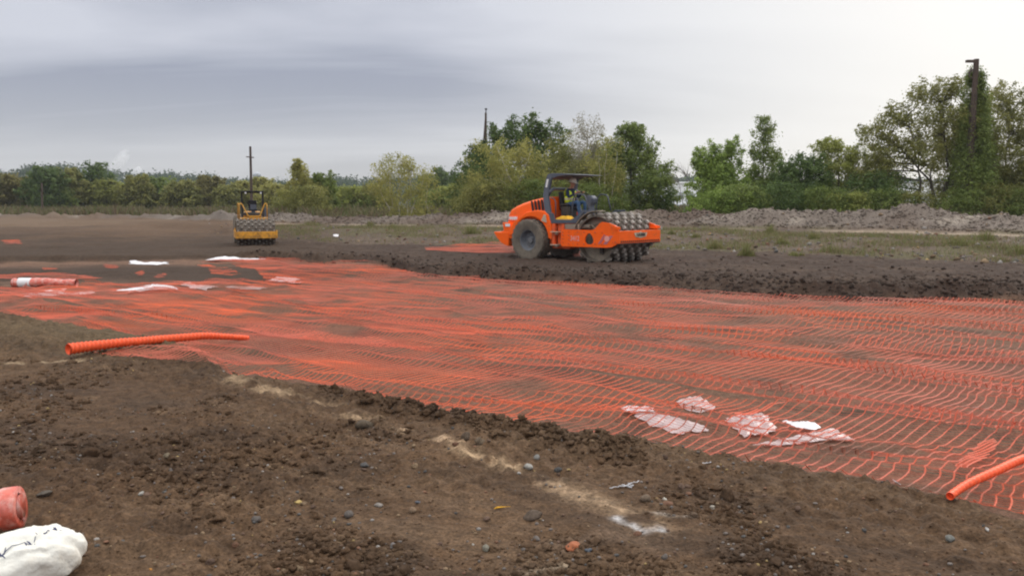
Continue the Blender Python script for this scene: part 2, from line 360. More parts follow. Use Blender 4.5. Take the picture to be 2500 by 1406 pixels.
def plate(outline, holes, y0, y1):
    bm = bmesh.new()
    def loop(pts):
        vs = [bm.verts.new((x, y0, z)) for x, z in pts]
        for i in range(len(vs)): bm.edges.new((vs[i], vs[(i + 1) % len(vs)]))
    loop(outline); [loop(h) for h in holes]
    bmesh.ops.triangle_fill(bm, use_beauty=True, use_dissolve=False, edges=bm.edges[:], normal=(0, -1, 0))
    r = bmesh.ops.extrude_face_region(bm, geom=bm.faces[:])
    bmesh.ops.translate(bm, verts=[g for g in r['geom'] if isinstance(g, bmesh.types.BMVert)], vec=(0, y1 - y0, 0))
    bmesh.ops.recalc_face_normals(bm, faces=bm.faces)
    me = bpy.data.meshes.new('plate'); bm.to_mesh(me); bm.free(); return me
def text_mesh(txt, size, m, parent, loc, rot, name='lettering', shear=0.0, ext=0.004, sx=1.0, bold=0.0):
    cu = bpy.data.curves.new('t', 'FONT'); cu.body = txt; cu.size = size; cu.extrude = ext; cu.shear = shear; cu.align_x = 'CENTER'; cu.align_y = 'CENTER'; cu.offset = bold; cu.resolution_u = 3
    o = bpy.data.objects.new('t', cu); COL.objects.link(o); dg = bpy.context.evaluated_depsgraph_get()
    me = bpy.data.meshes.new_from_object(o.evaluated_get(dg)); bpy.data.objects.remove(o); me.materials.clear()
    ob = link(name, me, m, parent); ob.location = loc; ob.rotation_euler = rot; ob.scale = (sx, 1, 1); return ob

# ------------------------------------------------------------------ ground sheet
ang = np.concatenate([np.linspace(-180, -44, 60)[:-1], np.linspace(-44, -33, 60)[:-1], np.linspace(-33, 33, 860)[:-1], np.linspace(33, 44, 60)[:-1], np.linspace(44, 180, 60)])
ta = np.radians(ang)
rad = np.concatenate([[0.05, 0.8, 1.6, 2.2, 2.7], np.exp(np.linspace(math.log(3.1), math.log(95), 900)), np.exp(np.linspace(math.log(97), math.log(4500), 90))])
TA, RR = np.meshgrid(ta, rad, indexing='ij')
GX = np.sin(TA) * RR; GY = np.cos(TA) * RR
GZ = np.where(GY > 0.5, ground(GX, GY), 0.0 + 0.02 * fbm(GX * 2, GY * 2, 3, 5))
GZ = np.where(GY < 2.0, 0.0 * (1 - np.clip((GY - 0.5) / 1.5, 0, 1)) + GZ * np.clip((GY - 0.5) / 1.5, 0, 1), GZ)
# colour of the soils themselves
def seg_dist(X, Y, pts):
    d = np.full(X.shape, 99.0)
    for (ax, ay), (bx, by) in zip(pts[:-1], pts[1:]):
        t = np.clip(((X - ax) * (bx - ax) + (Y - ay) * (by - ay)) / ((bx - ax) ** 2 + (by - ay) ** 2), 0, 1)
        d = np.minimum(d, np.hypot(X - ax - t * (bx - ax), Y - ay - t * (by - ay)))
    return d
def W(pts, z=0.0): return [tuple(onz(px, py, z)[:2]) for px, py in pts]
def lerp(a, b, w): return a * (1 - w[..., None]) + np.array(b) * w[..., None]
def soil_colour(X, Y):
    Ys = np.maximum(Y, 1.0); c = np.clip(X / Ys, -1.2, 1.2)
    nr = D_near(c); fr = D_far(c); b0 = D_b0(c); tr = D_track(c); cr = tr + 4.2
    n = fbm(X * 0.5, Y * 0.5, 4, 101); n2 = fbm(X * 1.7, Y * 1.7, 4, 103)
    C = np.empty(X.shape + (3,)); C[:] = (0.122, 0.080, 0.050)
    C = lerp(C, (0.180, 0.120, 0.074), sstep(n * 1.5 + 0.25) * 0.75)
    C = lerp(C, (0.085, 0.060, 0.042), sstep(n2 * 1.8 - 0.1) * 0.75)
    C = lerp(C, (0.22, 0.155, 0.10), sstep(fbm(X * 3.1 + 7, Y * 6, 4, 104) * 2.4 - 0.9) * 0.6)
    wn = sstep((Ys - nr) / 0.4 + 0.5)
    C = lerp(C, (0.245, 0.160, 0.118), wn * 0.9)
    C = lerp(C, (0.095, 0.066, 0.052), wn * sstep(n2 * 1.8 - 0.1) * 0.7)
    # smooth olive silt left of the roll
    st = fbm((X * 0.85 - Y * 0.5) * 0.7, (X * 0.5 + Y * 0.85) * 4.5, 4, 141); C = lerp(C, (0.19, 0.135, 0.09), (1 - wn) * sstep(st * 2.4 - 0.2) * 0.5); C = lerp(C, (0.06, 0.044, 0.034), (1 - wn) * sstep(-st * 2.4 - 0.2) * 0.45)
    ol = seg_dist(X, Y, W([(-200, 820), (0, 812), (200, 825), (380, 848)], -0.1)); C = lerp(C, (0.165, 0.128, 0.080), np.exp(-(ol / 1.3) ** 2) * 0.8)
    dk = seg_dist(X, Y, W([(-100, 668), (150, 662), (400, 662), (590, 668)], -0.1)); C = lerp(C, (0.080, 0.058, 0.044), wn * np.exp(-(dk / 3.6) ** 4))
    wf = sstep((Ys - fr) / 0.5 + 0.2)
    C = lerp(C, (0.082, 0.060, 0.049), wf)
    C = lerp(C, (0.125, 0.093, 0.073), wf * sstep(fbm(X * 0.5 + 9, Y * 1.4, 4, 107) * 2) * 0.7)
    # the open field on the left: paler and warmer with distance
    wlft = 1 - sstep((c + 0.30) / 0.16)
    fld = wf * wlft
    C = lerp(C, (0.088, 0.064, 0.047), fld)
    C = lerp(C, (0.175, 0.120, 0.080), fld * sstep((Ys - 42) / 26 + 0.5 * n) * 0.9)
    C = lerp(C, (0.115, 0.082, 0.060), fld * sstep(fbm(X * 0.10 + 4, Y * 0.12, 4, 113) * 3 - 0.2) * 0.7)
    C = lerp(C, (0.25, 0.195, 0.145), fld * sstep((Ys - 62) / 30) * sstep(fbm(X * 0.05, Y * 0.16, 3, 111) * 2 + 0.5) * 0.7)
    wb = sstep((Ys - b0) / 1.2) * (1 - fld)
    C = lerp(C, (0.135, 0.108, 0.088), wb)
    C = lerp(C, (0.18, 0.155, 0.125), wb * sstep(n2 * 2.2 - 0.1) * 0.7)
    C = lerp(C, (0.11, 0.115, 0.05), wb * sstep(fbm(X * 0.35, Y * 0.35, 4, 117) * 2.6) * 0.6)
    C = lerp(C, (0.085, 0.066, 0.055), wb * sstep(fbm(X * 2.8, Y * 2.2, 3, 118) * 2.6 - 0.3) * 0.8)
    w = sstep((Ys - tr - 0.6) / 1.2) * (1 - sstep((Ys - cr - 7) / 4))
    C = lerp(C, (0.215, 0.185, 0.16), w * 0.95 * sstep((c + 0.5) / 0.12))
    C = lerp(C, (0.38, 0.34, 0.29), w * sstep(fbm(X * 0.5 + 3, Y * 0.7, 4, 127) * 3.0 - 0.6) * 0.7)
    C = lerp(C, (0.150, 0.115, 0.093), w * sstep(fbm(X * 0.16 + 3, Y * 0.3, 3, 119) * 3.0 - 0.1) * 0.85)
    ln = np.exp(-((Ys - tr) / 0.55) ** 2) * sstep(fbm(X * 0.2, Y * 0.2, 3, 121) * 2 + 0.7) * sstep((c + 0.36) / 0.1)
    C = lerp(C, (0.48, 0.42, 0.34), ln * 0.7)
    C = lerp(C, (0.14, 0.13, 0.07), sstep((Ys - cr - 9) / 6))
    # tan silt streaks and the chalk mark in the foreground
    nn = fbm(X * 5, Y * 5, 4, 131)
    for pts, wd, col, k in (
        ([(-100, 905), (0, 893), (220, 878)], 0.06, (0.52, 0.43, 0.30), 1.0), ([(560, 926), (680, 957), (760, 985), (900, 1025)], 0.11, (0.44, 0.34, 0.23), 1.05),
        ([(985, 1056), (1060, 1078), (1110, 1092)], 0.07, (0.56, 0.43, 0.30), 1.1), ([(1120, 1105), (1180, 1120), (1250, 1148)], 0.09, (0.52, 0.40, 0.27), 1.1),
        ([(1330, 1180), (1430, 1220), (1540, 1262), (1590, 1290)], 0.11, (0.42, 0.32, 0.22), 1.0), ([(1505, 1274), (1550, 1295), (1570, 1306), (1615, 1300)], 0.034, (0.62, 0.66, 0.72), 1.1),
        ([(1590, 1260), (1690, 1270)], 0.03, (0.62, 0.60, 0.56), 0.7), ([(1250, 1404), (1380, 1384)], 0.03, (0.42, 0.36, 0.28), 0.9),
        ([(1380, 1330), (1480, 1320), (1560, 1330)], 0.16, (0.20, 0.145, 0.105), 0.8), ([(300, 1250), (600, 1230), (900, 1190), (1100, 1180)], 0.22, (0.19, 0.132, 0.086), 0.6)):
        d = seg_dist(X, Y, W(pts)) + 0.05 * nn; C = lerp(C, col, np.clip(np.exp(-(np.maximum(d, 0) / wd) ** 2) * k * sstep(nn * 2.0 + 0.75) * (0.55 + 0.9 * vn(X * 40, Y * 40, 3)), 0, 1))
    return C * np.array((0.62, 0.555, 0.50)) * (1 + np.clip(w, 0, 1)[..., None] * np.array((0.05, 0.12, 0.20)) + 0.2 * np.clip(wb, 0, 1)[..., None])
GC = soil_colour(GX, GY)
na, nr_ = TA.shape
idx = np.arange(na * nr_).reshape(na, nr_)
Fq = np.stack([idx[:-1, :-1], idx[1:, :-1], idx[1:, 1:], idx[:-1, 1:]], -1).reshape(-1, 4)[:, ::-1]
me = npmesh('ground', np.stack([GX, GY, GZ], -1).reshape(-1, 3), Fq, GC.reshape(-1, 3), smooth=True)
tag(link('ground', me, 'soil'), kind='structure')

# ------------------------------------------------------------------ loose clods and stones
def ico(sub):
    bm = bmesh.new(); bmesh.ops.create_icosphere(bm, subdivisions=sub, radius=1); v = np.array([x.co[:] for x in bm.verts]); f = np.array([[q.index for q in x.verts] for x in bm.faces]); bm.free(); return v, f
I1 = ico(1); I2 = ico(2); I3 = ico(3)
def blobs(P, S, base, cols, flat=0.65, seed=1, jag=0.28):
    r = np.random.default_rng(seed); bv, bf = base; n = len(P); k = len(bv)
    D = 1 + jag * (r.random((n, k, 1)) - 0.5) * 2 * (0.6 if k > 50 else 1)
    if k > 50:
        w = r.normal(size=(n, 3, 3)); ph = r.random((n, 1, 3)) * 6
        D = D * 0.35 + 0.65 + 0.16 * np.sin(np.einsum('kj,nji->nki', bv, w) * 2.0 + ph).sum(-1, keepdims=True) * jag * 2
    A = 0.7 + 0.6 * r.random((n, 1, 3)); A[..., 2] *= flat
    th = r.random(n) * 6.283; c, s_ = np.cos(th)[:, None], np.sin(th)[:, None]
    V = bv[None] * D * A * np.asarray(S)[:, None, None]
    x = V[..., 0] * c - V[..., 1] * s_; y = V[..., 0] * s_ + V[..., 1] * c
    V = np.stack([x, y, V[..., 2]], -1) + np.asarray(P)[:, None, :]
    Ff = (bf[None] + (np.arange(n) * k)[:, None, None]).reshape(-1, 3)
    return V.reshape(-1, 3), Ff, np.repeat(np.asarray(cols), k, 0)
def scatter(n, pxr, pyr, keep, seed):
    r = np.random.default_rng(seed); out = []
    px = r.uniform(*pxr, n); py = r.uniform(*pyr, n)
    u = (px - CX) / F; v = (CY - py) / F; dz = -SP + v * CP; dy = CP + v * SP; t = (0.0 - EYE) / dz
    X = u * t; Y = dy * t; k = keep(X, Y, px, py, r)
    return X[k], Y[k]
def add_stuff(name, sets, label, m='clod', group=None, cat=None, smooth=False):
    V = []; Fs = []; C = []; b = 0
    for v, f, c in sets: V.append(v); Fs.append(f + b); C.append(c); b += len(v)
    me = npmesh(name, np.concatenate(V), np.concatenate(Fs), np.concatenate(C), smooth=smooth)
    return tag(link(name, me, m), label, cat or 'loose soil', group, 'stuff')
def near_keep(X, Y, px, py, r):
    c = X / Y; pt = fbm(X * 0.8, Y * 0.8, 3, 41)
    rid = np.exp(-((Y - D_near(c) + 0.38) / 0.3) ** 2) * (c > -0.2) * (c < 0.3)
    return (Y < D_near(c) - 0.12) & (r.random(len(X)) < np.clip(0.16 + 0.9 * sstep(pt * 2 + 0.15) + rid, 0, 1))
X, Y = scatter(60000, (-150, 2650), (860, 1450), near_keep, 11)
r_ = np.random.default_rng(3); n = len(X); S = (0.0028 + 0.013 * r_.random(n) ** 4.0 + 0.02 * (r_.random(n) < 0.02) * r_.random(n)) * (0.55 + 0.9 * sstep(fbm(X * 0.8, Y * 0.8, 3, 41) * 2 + 0.3))
big = S > 0.017
base = soil_colour(X, Y) * (0.8 + 0.35 * r_.random((n, 1)))
P = np.stack([X, Y, ground(X, Y) + S * 0.1], -1)
c3 = r_.uniform(-0.23, 0.16, 1500); Y3 = D_near(c3) - 0.38 + 0.20 * r_.normal(size=1500); X3 = c3 * Y3; S3 = 0.006 + 0.026 * r_.random(1500) ** 3.2
P3 = np.stack([X3, Y3, ground(X3, Y3) + S3 * 0.15], -1); b3 = soil_colour(X3, Y3) * (0.75 + 0.35 * r_.random((1500, 1)))
add_stuff('clods', [blobs(P3, S3, I2, b3, 0.8, 15, 0.7), blobs(P[big], S[big] * 1.15, I2, base[big], 0.75, 5, 0.7), blobs(P[~big], S[~big], I1, base[~big], 0.75, 6, 0.42)], 'crumbly brown clods strewn over the bare foreground dirt')
X, Y = scatter(7000, (-150, 2650), (880, 1450), near_keep, 12)
n = len(X); pal = 0.72 * np.array([(0.22, 0.19, 0.17), (0.13, 0.125, 0.12), (0.30, 0.21, 0.13), (0.26, 0.14, 0.09), (0.38, 0.35, 0.32), (0.17, 0.11, 0.08), (0.5, 0.36, 0.16)])
pc = pal[r_.choice(7, n, p=(.30, .16, .15, .10, .06, .20, .03))] * (0.8 + 0.4 * r_.random((n, 1)))
S = 0.004 + 0.011 * r_.random(n) ** 2.0; P = np.stack([X, Y, ground(X, Y) + S * 0.3], -1)
add_stuff('pebbles', [blobs(P, S, I1, pc, 0.7, 7, 0.12)], 'small grey and tan pebbles scattered in the foreground dirt', smooth=True, cat='gravel')
# dark lumps along the edge of the fill, and on the fill
def fill_keep(X, Y, px, py, r):
    c = X / Y; e = Y - D_far(c); return (e > -0.1) & (c > -0.31) & (Y < D_b0(c)) & (r.random(len(X)) < np.exp(-np.maximum(e - 0.5, 0) / 1.7) + 0.05)
X, Y = scatter(30000, (600, 2700), (618, 752), fill_keep, 13)
n = len(X); S = 0.014 + 0.062 * r_.random(n) ** 2.8; base = np.array((0.050, 0.035, 0.027)) * (0.7 + 0.7 * r_.random((n, 1)))
P = np.stack([X, Y, ground(X, Y) + S * 0.1], -1)
add_stuff('dark_clods', [blobs(P, S, I1, base, 0.85, 8, 0.5)], 'dark lumps of fresh fill along the far edge of the orange netting')
def bank_keep(X, Y, px, py, r):
    c = X / Y; return (Y > D_b0(c)) & (Y < D_track(c) + 9) & (r.random(len(X)) < 0.8)
X, Y = scatter(9000, (500, 2700), (505, 660), bank_keep, 14)
Y = Y + 0; n = len(X); S = 0.02 + 0.09 * r_.random(n) ** 3; base = pal[r_.choice(7, n, p=(.40, .05, .15, .1, .10, .18, .02))] * (0.7 + 0.5 * r_.random((n, 1)))
P = np.stack([X, Y, ground(X, Y) + S * 0.3], -1)
c2 = r_.uniform(-0.32, 0.63, 9000); Y2 = D_track(c2) + 0.8 + 5.2 * r_.random(9000); X2 = c2 * Y2; n2_ = len(X2)
S2 = 0.02 + 0.09 * r_.random(n2_) ** 3.2; b2 = soil_colour(X2, Y2) * (0.7 + 0.5 * r_.random((n2_, 1)))
P2 = np.stack([X2, Y2, ground(X2, Y2) + S2 * 0.15], -1)
add_stuff('rubble', [blobs(P, S, I1, base, 0.8, 9, 0.3), blobs(P2, S2, I1, b2, 0.8, 10, 0.35)], 'grey and brown rubble strewn over the gravel bank behind the rollers', cat='rubble')

def stone(px, py, wpx, m_or_col, label, group=None, name='stone', flat=0.7, seed=0, sink=0.25, cat='stone'):
    p = onground(px, py); s = wpx / F * p.y / 2
    v, f, c = blobs(np.array([[0, 0, 0]]), [s], I3, np.array([m_or_col if isinstance(m_or_col, tuple) else (0.3, 0.3, 0.3)]), flat, 200 + seed, 0.42)
    me = npmesh(name, v, f, c, smooth=True); o = link(name, me, 'clod' if isinstance(m_or_col, tuple) else m_or_col)
    o.location = (p.x, p.y, gz(p.x, p.y) + s * flat * (1 - sink) * 0.6); return tag(o, label, cat, group)
named = [
 (1400, 1340, 42, 'terra', 'orange-red piece of broken clay brick lying in the foreground dirt', 'brick_fragment', 'brick'),
 (1436, 1350, 24, (0.13, 0.145, 0.17), 'blue-grey stone lying beside the orange brick fragment', 'stone', 'stone'),
 (1289, 1146, 26, (0.42, 0.40, 0.36), 'white rough stone at the end of a tan silt streak', 'stone', 'stone'),
 (1310, 1120, 20, (0.30, 0.29, 0.27), 'pale grey pebble just above the white rough stone', 'stone', 'stone'),
 (1622, 1222, 17, (0.55, 0.52, 0.45), 'small cream stone right of the white string', 'stone', 'stone'),
 (1574, 1222, 34, (0.19, 0.14, 0.10), 'round brown stone left of the small cream stone', 'stone', 'stone'),
 (1739, 1242, 17, (0.38, 0.34, 0.28), 'round tan pebble right of the small cream stone', 'stone', 'stone'),
 (960, 1337, 26, (0.22, 0.20, 0.19), 'dusky grey stone near the bottom of the photo, left of centre', 'stone', 'stone'),
 (1186, 1342, 24, (0.26, 0.24, 0.19), 'olive grey upright pebble near the bottom centre', 'stone', 'stone'),
 (925, 1236, 22, (0.30, 0.27, 0.24), 'pale round stone in the gravelly patch left of centre', 'stone', 'stone'),
 (1010, 1250, 22, (0.26, 0.18, 0.12), 'tan stone in the gravelly patch beside the pale round one', 'stone', 'stone'),
 (1020, 1228, 15, (0.13, 0.14, 0.16), 'bluish pebble above the tan stone', 'stone', 'stone'),
 (1155, 1333, 12, (0.5, 0.46, 0.4), 'tiny whitish pebble in the dirt beside the olive grey one', 'stone', 'stone'),
 (728, 1230, 18, (0.62, 0.45, 0.18), 'yellow chip of stone in the dirt left of centre', 'stone', 'stone'),
 (368, 1392, 14, (0.5, 0.24, 0.07), 'ochre pebble at the bottom edge of the photo', 'stone', 'stone'),
 (408, 1122, 20, (0.20, 0.16, 0.11), 'brown cobble on the left half of the dirt', 'stone', 'stone'),
 (344, 1206, 16, (0.42, 0.40, 0.36), 'whitish chip on the left half of the dirt', 'stone', 'stone'),
 (108, 1215, 36, (0.13, 0.11, 0.09), 'dark cobble right of the red wrapped roll', 'stone', 'stone'),
 (2410, 1296, 14, (0.55, 0.53, 0.5), 'white pebble at the right under the netting edge', 'stone', 'stone'),
 (2320, 1320, 30, (0.22, 0.22, 0.20), 'grey stone lying at the lower right', 'stone', 'stone'),
 (890, 1046, 50, (0.115, 0.088, 0.062), 'large lumpy brown clod on the ridge below the netting', 'stone', 'clod'),
 (1136, 1075, 34, (0.13, 0.095, 0.068), 'large brown clod on the ridge right of the lumpy one', 'stone', 'clod'),
 (1172, 1085, 28, (0.15, 0.11, 0.075), 'rounded brown clod at the foot of the ridge', 'stone', 'clod'),
 (1300, 1265, 60, (0.12, 0.088, 0.066), 'broad flat brown slab of hard soil in the gravelly patch', 'stone', 'clod'),
]
for i, (px, py, w_, c_, lb, nm, ct) in enumerate(named): stone(px, py, w_ * 0.82, c_ if isinstance(c_, str) else tuple(0.72 * q for q in c_), lb, None, nm if ct != 'clod' else 'clod', 0.55 if i == len(named) - 1 else 0.72, i, cat=ct)
rr = random.Random(5)
for i in range(70):
    for _ in range(20):
        px, py = rr.uniform(0, 2500), rr.uniform(1040, 1400)
        p = onz(px, py, 0.0)
        if p.y < D_near(p.x / p.y) - 0.4 and not (px < 230 and py > 1150): break
    cc = tuple(pal[rr.choice([0, 0, 1, 2, 5, 5, 3])] * rr.uniform(0.6, 1.0))
    stone(px, py, 7 + 16 * rr.random() ** 2, cc, 'one of the many weathered cobbles half sunk in the foreground dirt', 'cobbles in the foreground dirt', 'stone', 0.7, 60 + i, 0.5)

# ------------------------------------------------------------------ orange netting
UA = R(-37); U = np.array([math.cos(UA), math.sin(UA)]); VA = R(47); Vd = np.array([math.cos(VA), math.sin(VA)])
O2 = np.array(onz(1460, 1073, -0.15)[:2])
def poly_world(pts, z): return np.array([tuple(onz(px, py, z)[:2]) for px, py in pts])
NETN = [(0, 765), (110, 788), (300, 818), (430, 838), (455, 856), (216, 875), (360, 895), (504, 910), (648, 926), (756, 938), (828, 949), (900, 972), (964, 988), (1105, 1020), (1252, 1042), (1460, 1073), (1700, 1113), (1906, 1148), (2060, 1166), (2302, 1217), (2350, 1234), (2500, 1272), (2900, 1380)]
NET = poly_world([(-900, 690), (-300, 735)] + NETN + [(3300, 1300), (3100, 760), (2500, 736), (2398, 726), (2312, 730), (2143, 731), (2079, 736), (1974, 724), (1883, 724), (1684, 711), (1480, 700), (1300, 688), (1196, 686), (1166, 678), (1046, 678), (1000, 668), (970, 656), (944, 650), (912, 647), (850, 642), (792, 643), (666, 632), (560, 634), (420, 634), (470, 641), (560, 646), (620, 660), (640, 680), (650, 696), (560, 692), (470, 690), (380, 692), (330, 700), (200, 698), (0, 703), (-300, 690)], -0.12)
NET[2:2 + len(NETN)] = poly_world(NETN, -0.05)
def inpoly(X, Y, P):
    r = np.zeros(X.shape, bool); n = len(P); j = n - 1
    for i in range(n):
        xi, yi = P[i]; xj, yj = P[j]
        if yi != yj:
            k = ((yi > Y) != (yj > Y)) & (X < (xj - xi) * (Y - yi) / (yj - yi) + xi); r ^= k
        j = i
    return r
def net_strip(name, label, u0, u1, v0, v1, du, dv, rw, cw, seed, poly, fold=1.0, group='strips of orange mesh laid side by side', tint=1.0, lift=0.0, loosen=1.0, ragged=0.0):
    nu = int((u1 - u0) / du) + 1; nv = int((v1 - v0) / dv) + 1
    uu = u0 + np.arange(nu) * du; vv = v0 + np.arange(nv) * dv
    UU, VV = np.meshgrid(uu, vv, indexing='ij')
    # slack in the mesh: it bunches in places and wanders sideways
    wu = 0.30 * fbm(UU * 0.30, VV * 0.25, 2, seed + 2) + 0.09 * fbm(UU * 0.9, VV * 0.9, 3, seed) + 0.045 * fbm(UU * 0.35, VV * 2.0, 2, seed + 3) + 0.022 * fbm(UU * 3.0, VV * 4.5, 2, seed + 4)
    bn = fbm(UU * 0.30, VV * 1.05, 3, seed + 7)
    wv = 0.52 * bn * fold + 0.10 * fbm(UU * 0.5, VV * 2.0, 2, seed + 11) * fold
    a = UU + wu * loosen; b = VV + wv
    X = O2[0] + a * U[0] + b * Vd[0]; Y = O2[1] + a * U[1] + b * Vd[1]
    comp = -(np.gradient(wv, dv, axis=1))                     # >0 where bunched
    sag = np.clip(fbm(UU * 0.8, VV * 1.3, 3, seed + 13), -1, 1)
    G = ground(X, Y, False); uu_ = X * 0.79 - Y * 0.61; vv_ = X * 0.61 + Y * 0.79
    G = G + 0.085 * fbm(uu_ * 0.28, vv_ * 0.9, 3, 51)
    ed = np.minimum(np.minimum(VV - v0, v1 - VV), 0.4)
    Z = G + 0.050 + lift + np.clip(comp, 0, 1.4) * 0.075 + 0.035 * sag + 0.05 * np.exp(-(ed / 0.12) ** 2) * (0.5 + vn(UU * 0.8, UU * 0, seed))
    rg = 1 - np.abs(fbm(UU * 0.34 + seed, VV * 0.8, 4, seed + 41)) * 6; Z = Z + 0.045 * np.clip(rg, 0, 1) ** 2 * fold * (0.4 + vn(UU * 0.4, VV * 0.4, seed + 43))
    edge_far = D_far(X / np.maximum(Y, 1))
    Z = np.minimum(Z, np.maximum(EYE, 1)); Z = np.where(Y > edge_far - 0.15, np.maximum(Z, ground(X, Y) + 0.02), Z)
    Z = np.maximum(Z, G + 0.018)
    wob = ragged * 0.3 * fbm(X * 1.2, Y * 1.2, 3, seed + 19)
    ok = inpoly(X, Y + wob, poly)
    if ragged: ok &= fbm(X * 2.2, Y * 1.4, 3, seed + 23) > -0.28
    # rails
    dd = np.stack([np.gradient(X, axis=1), np.gradient(Y, axis=1)], -1); dd /= (np.linalg.norm(dd, axis=-1, keepdims=True) + 1e-9)
    nx, ny = -dd[..., 1], dd[..., 0]
    scal = 0.8 + 0.5 * (np.arange(nv) % 2)[None, :]
    w = rw * scal / 2
    tw = 0.35 + 0.65 * vn(UU * 2.0, VV * 1.5, seed + 29)
    A = np.stack([X - nx * w, Y - ny * w, Z], -1); B = np.stack([X, Y, Z + rw * 0.7 * tw], -1); Cc = np.stack([X + nx * w, Y + ny * w, Z], -1)
    Vt = np.stack([A, B, Cc], 2).reshape(-1, 3)
    id_ = (np.arange(nu * nv) * 3).reshape(nu, nv)
    s1 = (ok[:, :-1] & ok[:, 1:]).ravel(); p = id_[:, :-1].ravel()[s1]; q = id_[:, 1:].ravel()[s1]
    F1 = np.stack([p, q, q + 1, p + 1], -1); F2 = np.stack([p + 1, q + 1, q + 2, p + 2], -1)
    # cross strands
    s2 = (ok[:-1] & ok[1:]); m0 = np.argwhere(s2); i, j = m0[:, 0], m0[:, 1]
    P0 = np.stack([X[i, j], Y[i, j], Z[i, j] + rw * 0.3], -1); P1 = np.stack([X[i + 1, j], Y[i + 1, j], Z[i + 1, j] + rw * 0.3], -1)
    jit = (np.stack([dd[i, j, 0], dd[i, j, 1], 0 * P0[:, 0]], -1)) * (dv * 0.25 * np.sin(i * 2.4 + j)[:, None])
    mid = (P0 + P1) / 2 + jit; mid[:, 2] -= 0.006
    t = np.stack([dd[i, j, 0] * cw * 0.6, dd[i, j, 1] * cw * 0.6, np.full(len(i), cw * 0.5)], -1)
    k0 = len(Vt); n = len(i)
    Vc = np.stack([P0 - t, P0 + t, mid - t * .7, mid + t * .7, P1 - t, P1 + t], 1).reshape(-1, 3); b_ = k0 + np.arange(n) * 6
    F3 = np.stack([b_, b_ + 2, b_ + 3, b_ + 1], -1); F4 = np.stack([b_ + 2, b_ + 4, b_ + 5, b_ + 3], -1)
    V = np.concatenate([Vt, Vc]); Ff = np.concatenate([F1, F2, F3, F4])
    used = np.zeros(len(V), bool); used[Ff.ravel()] = True; remap = np.cumsum(used) - 1
    V = V[used]; Ff = remap[Ff]
    if len(Ff) == 0: return None
    nn = fbm(V[:, 0] * 0.5, V[:, 1] * 0.5, 3, 151)
    C = np.empty((len(V), 3)); C[:] = (0.66, 0.120, 0.055)
    C = lerp(C, (0.56, 0.150, 0.10), sstep(nn * 1.5 + 0.2) * 0.7); C = lerp(C, (0.80, 0.13, 0.035), sstep(-nn * 2) * 0.6)
    C = lerp(C, (0.17, 0.085, 0.05), sstep(fbm(V[:, 0] * 1.1 + 5, V[:, 1] * 1.6, 4, 161) * 3.0 - 0.35) * 0.75)
    C *= tint
    C[(np.flatnonzero(used) >= k0)] *= (0.80, 0.85, 0.9)
    me = npmesh(name, V, Ff, C); o = link(name, me, 'net')
    return tag(o, label, 'plastic mesh', group)
ords = ['nearest strip of orange mesh, edging the bare foreground dirt', 'second strip of orange mesh back from the foreground dirt', 'third strip of orange mesh back from the foreground dirt', 'fourth strip of orange mesh back from the foreground dirt', 'fifth strip of orange mesh back, across the middle of the netting', 'sixth strip of orange mesh back from the foreground dirt', 'seventh strip of orange mesh back, near the dark fill', 'eighth strip of orange mesh back, along the dark fill', 'ninth strip of orange mesh back, touching the dark fill edge', 'farthest strip of orange mesh, at the far left corner of the netting']
v0 = -1.6
wid = [3.5, 2.3, 2.3, 2.3, 2.4, 2.4, 2.4, 2.5, 2.6, 9.0]
for k in range(10):
    v1 = v0 + wid[k]
    if k < 3: du, dv, rw, cw = 0.098, 0.036, 0.0125, 0.0023
    elif k < 6: du, dv, rw, cw = 0.108, 0.055, 0.0120, 0.0021
    else: du, dv, rw, cw = 0.125, 0.090, 0.0095, 0.0018
    net_strip('orange_mesh', ords[k], -24, 16, v0 - 0.1, v1 + 0.1, du, dv, rw, cw, 300 + 40 * k, NET, lift=0.008 * (k % 2), tint=1.0 if k < 3 else (0.93 if k < 6 else 0.84))
    v0 = v1
# torn scraps of mesh away from the main sheet
def scrap(pts, label, z, seed, dens=0.11, ragged=1.0, lift=0.0, tint=0.9):
    P = poly_world(pts, z); rel = P - O2; M2 = np.linalg.inv(np.array([U, Vd]).T); uv = rel @ M2.T
    dens *= 1.45
    net_strip('mesh_scrap', label, uv[:, 0].min() - .4, uv[:, 0].max() + .4, uv[:, 1].min() - .6, uv[:, 1].max() + .6, dens, dens * 0.7, 0.011, 0.0045, seed, P, ragged=ragged, group='torn scraps of orange mesh', lift=lift, fold=0.4, tint=tint)
scrap([(1035, 610), (1120, 603), (1200, 598), (1262, 597), (1262, 628), (1180, 626), (1100, 622), (1040, 616)], 'heap of orange mesh draped over the bank behind the orange roller', 0.0, 801, 0.085, 0.0, 0.05)
scrap([(1380, 612), (1450, 612), (1450, 632), (1400, 632)], 'bit of orange mesh seen under the orange roller between tyre and drum', 0.0, 811, 0.085, 0.0)
scrap([(-60, 674), (60, 672), (180, 668), (250, 680), (240, 686), (120, 684), (-60, 684)], 'long ragged scrap of orange mesh behind the wrapped roll on the far left', -0.1, 821, 0.09, 0.3, 0.03)
scrap([(100, 657), (140, 653), (142, 659), (104, 662)], 'tiny orange scrap on the dark earth at the far left', -0.1, 831, 0.08, 0.5)
scrap([(326, 668), (352, 660), (356, 670), (334, 678)], 'small orange scrap poking from the dark earth below the white sheet', -0.1, 841, 0.08, 0.5)
scrap([(370, 676), (408, 668), (410, 676), (380, 682)], 'orange scrap in the dark earth right of the small one', -0.1, 851, 0.08, 0.5)
scrap([(505, 655), (545, 648), (590, 668), (560, 676), (515, 668)], 'spidery orange scrap in the middle of the dark earth patch', -0.1, 861, 0.09, 0.6)
